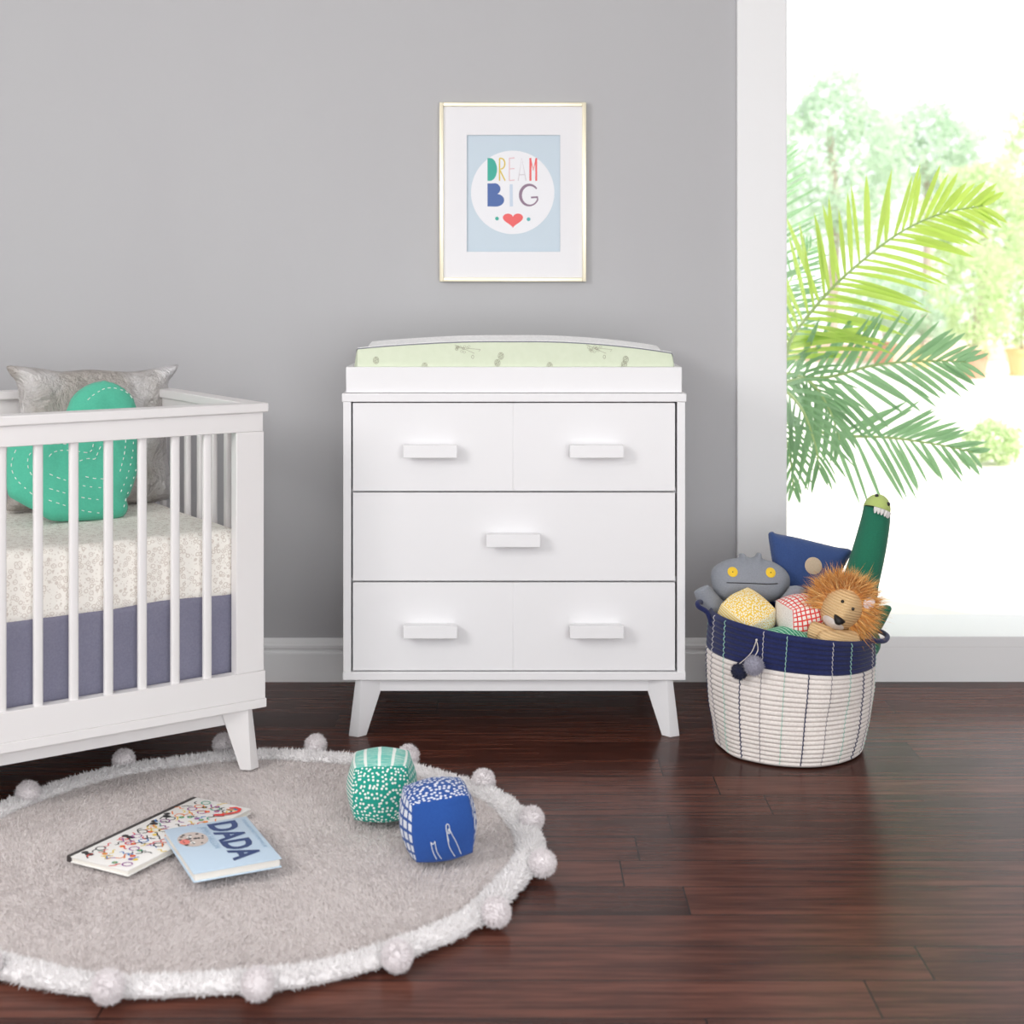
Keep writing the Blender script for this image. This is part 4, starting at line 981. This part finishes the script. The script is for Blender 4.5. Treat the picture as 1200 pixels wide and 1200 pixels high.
frond(palm, [(890, 470, 5.4), (925, 447, 5.35), (975, 441, 5.3), (1025, 428, 5.25), (1083, 423, 5.2), (1132, 424, 5.15)], .31, 19, green, .021, 52, 50, .0, .10, start=.2)
frond(palm, [(890, 480, 5.45), (935, 500, 5.4), (985, 510, 5.35), (1030, 512, 5.3), (1060, 515, 5.3), (1105, 522, 5.25), (1140, 530, 5.2)], .26, 16, green, .018, 38, 62, .0, .12, start=.3)
frond(palm, [(885, 450, 5.5), (920, 438, 5.4), (950, 448, 5.3), (972, 480, 5.25), (985, 520, 5.2)], .25, 17, green, .015, 40, 50, .25, .3, start=.15)
frond(palm, [(885, 455, 5.2), (915, 455, 5.15), (940, 480, 5.1), (955, 520, 5.1), (960, 550, 5.1)], .22, 13, green, .014, 44, 46, .25, .35, start=.15)
frond(palm, [(890, 470, 5.2), (910, 490, 5.15), (925, 530, 5.1), (930, 575, 5.1)], .16, 11, green, .013, 40, 46, .2, .35, start=.2)
frond(palm, [(880, 470, 5.6), (878, 400, 5.6), (884, 320, 5.6), (896, 250, 5.6), (915, 180, 5.6)], .34, 26, green, .013, 60, 62, .05, .03, start=.1, sides=(-1, 1))
frond(palm, [(878, 480, 5.8), (885, 420, 5.75), (905, 370, 5.7), (925, 330, 5.7), (950, 290, 5.7)], .24, 22, green, .012, 62, 70, .05, .03, start=.1)
frond(palm, [(870, 470, 5.2), (860, 380, 5.2), (840, 300, 5.2), (800, 240, 5.2)], .24, 18, lime, .016)
frond(palm, [(870, 470, 5.3), (845, 430, 5.4), (800, 410, 5.5), (760, 430, 5.6)], .24, 18, green, .016)
for i, (bx_, by_) in enumerate(((0, 0), (.05, .06), (-.05, .04), (.02, -.06), (-.04, -.05))):
    b0 = Vector((pb.x+bx_, pb.y+by_, GZ)); t1 = P(885+i*2, 470, 5.3+by_)
    build(MB().tube(spline([b0, b0.lerp(t1, .5)+Vector((bx_*.5, 0, 0)), t1], 8), [lerp(.022, .011, j/16) for j in range(17)], 10), 'trunk', stem_m, palm)
# shrubs and pots further back
def crown(mb, c, r, n, size, seed):
    g = np.random.default_rng(seed); d = g.normal(0, 1, (n, 3)); d /= np.linalg.norm(d, axis=1)[:, None]; q = g.uniform(.35, 1, n)**.5
    lump = 1+.25*np.sin(d[:, 0]*5+seed)*np.cos(d[:, 2]*6+seed); pts = np.array(c)+d*np.array(r)*(q*lump)[:, None]
    for i in range(n):
        a = Vector(g.normal(0, 1, 3)).normalized(); b = a.orthogonal().normalized(); s = size*g.uniform(.6, 1.3); p = Vector(pts[i])
        mb.add([p-a*s, p-b*s*.45, p+a*s, p+b*s*.45], [(0, 1, 2, 3)])
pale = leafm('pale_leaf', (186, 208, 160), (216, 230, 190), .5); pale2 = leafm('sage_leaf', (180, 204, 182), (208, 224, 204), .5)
terra = paint('terracotta', (212, 158, 132), .8); ochre = paint('ochre_clay', (226, 200, 150), .8); bark = paint('bark', (176, 164, 150), .9)
def pot(name, label, x, yb, D, wpx, mat, leaf, rcrown, hc_, seed, n=2600, grp=None):
    b = P(x, yb, D); r = wpx*D/F/2; t = thing(name, label, 'potted plant', (b.x, b.y, GZ), group=grp); h = r*1.75
    prf = [(.0, 0), (.68, 0), (.72, .02), (.95, .86), (1.06, .86), (1.06, 1), (.93, 1), (.90, .9), (0, .88)]
    q = MB(); q.grid(lambda u, v: Vector((b.x+r*prf[round(v*8)][0]*math.cos(u*2*PI), b.y+r*prf[round(v*8)][0]*math.sin(u*2*PI), GZ+h*prf[round(v*8)][1])), 36, 8, wrapu=True); build(q, 'pot', mat, t)
    build(MB().tube([(b.x, b.y, GZ+h*.85), (b.x+.02, b.y, GZ+h+hc_*.5)], .02, 8), 'stem', bark, t)
    c_ = MB(); crown(c_, (b.x, b.y, GZ+h+hc_*.62), rcrown, n, .045, seed); build(c_, 'foliage', leaf, t, smooth=False)
def gy(D): return HY+(CH-GZ)*F/D
DP = 19.5
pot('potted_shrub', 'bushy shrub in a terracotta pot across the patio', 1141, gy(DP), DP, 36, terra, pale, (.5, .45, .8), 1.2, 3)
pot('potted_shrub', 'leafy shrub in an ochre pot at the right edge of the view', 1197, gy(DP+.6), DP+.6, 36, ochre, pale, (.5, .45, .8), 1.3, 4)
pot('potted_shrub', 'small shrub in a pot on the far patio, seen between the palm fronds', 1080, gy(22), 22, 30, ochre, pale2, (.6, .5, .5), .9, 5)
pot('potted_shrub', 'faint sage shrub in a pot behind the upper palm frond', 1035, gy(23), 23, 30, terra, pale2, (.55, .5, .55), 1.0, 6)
def tree(label, x, D, ztop, r, leaf, seed, n=3800, size=.09):
    b = P(x, 400, D); t = thing('garden_tree', label, 'tree', (b.x, b.y, GZ))
    build(MB().tube([(b.x, b.y, GZ), (b.x+.05, b.y, ztop*.55), (b.x-.05, b.y, ztop*.8)], [.11, .09, .05], 10), 'trunk', bark, t)
    c_ = MB(); crown(c_, (b.x, b.y, ztop-r[2]), r, n, size, seed); build(c_, 'foliage', leaf, t, smooth=False)
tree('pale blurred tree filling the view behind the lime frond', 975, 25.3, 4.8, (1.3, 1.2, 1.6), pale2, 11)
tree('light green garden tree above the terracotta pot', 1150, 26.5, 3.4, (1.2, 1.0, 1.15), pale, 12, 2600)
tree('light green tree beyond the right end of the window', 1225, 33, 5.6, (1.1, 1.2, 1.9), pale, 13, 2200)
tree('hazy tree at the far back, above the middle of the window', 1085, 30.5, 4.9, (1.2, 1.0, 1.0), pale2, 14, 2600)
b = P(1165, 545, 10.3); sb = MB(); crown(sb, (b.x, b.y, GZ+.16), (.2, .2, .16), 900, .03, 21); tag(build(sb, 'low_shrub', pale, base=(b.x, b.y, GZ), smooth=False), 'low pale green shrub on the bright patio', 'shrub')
kb = MB().box(2, 16, 23.6, 23.9, GZ, GZ+.28, .01); tag(build(kb, 'garden_curb', paint('peach_plaster', (236, 206, 184), .9), base=(9, 23.7, GZ)), 'low peach plaster curb running behind the pots', 'curb')

# ================================================================== light, world, camera
W = bpy.data.worlds.new('sky'); S.world = W; W.use_nodes = True; wn = W.node_tree; bgn = wn.nodes['Background']
bgn.inputs[0].default_value = (.96, .985, 1, 1); bgn.inputs[1].default_value = 1.5
def area(name, loc, target, size, power, col=(1, 1, 1), sy=None):
    l = bpy.data.lights.new(name, 'AREA'); l.energy = power; l.size = size; l.color = col
    if sy: l.shape = 'RECTANGLE'; l.size_y = sy
    o = bpy.data.objects.new(name, l); COL.objects.link(o); o.location = loc; o.rotation_euler = (Vector(target)-Vector(loc)).to_track_quat('-Z', 'Y').to_euler(); return o
area('key_softbox', (-2.2, 1.2, 2.0), (0, 4.0, .7), 1.0, 38, (1, .985, .97))
area('fill_softbox', (.9, -.5, 1.2), (.4, 4, .3), 2.0, 54, (1, 1, 1))
sun = bpy.data.lights.new('sun', 'SUN'); sun.energy = 4.8; sun.angle = math.radians(1.5); sun.color = (1, .97, .9)
so_ = bpy.data.objects.new('sun', sun); COL.objects.link(so_); so_.rotation_euler = Vector((-.55, .55, -.85)).to_track_quat('-Z', 'Y').to_euler()

cam = bpy.data.cameras.new('camera'); cam.sensor_width = 36; cam.sensor_fit = 'HORIZONTAL'; cam.lens = F/1200*36; cam.shift_y = -(600-HY)/1200
cam.dof.use_dof = True; cam.dof.focus_distance = 3.7; cam.dof.aperture_fstop = 4.0; cam.clip_start = .05; cam.clip_end = 200
co = bpy.data.objects.new('camera', cam); COL.objects.link(co); co.location = (0, 0, CH); co.rotation_euler = (PI/2, 0, 0); S.camera = co
S.view_settings.view_transform = 'Standard'; S.view_settings.look = 'None'; S.view_settings.exposure = 0; S.view_settings.gamma = 1; S.view_settings.use_curve_mapping = False
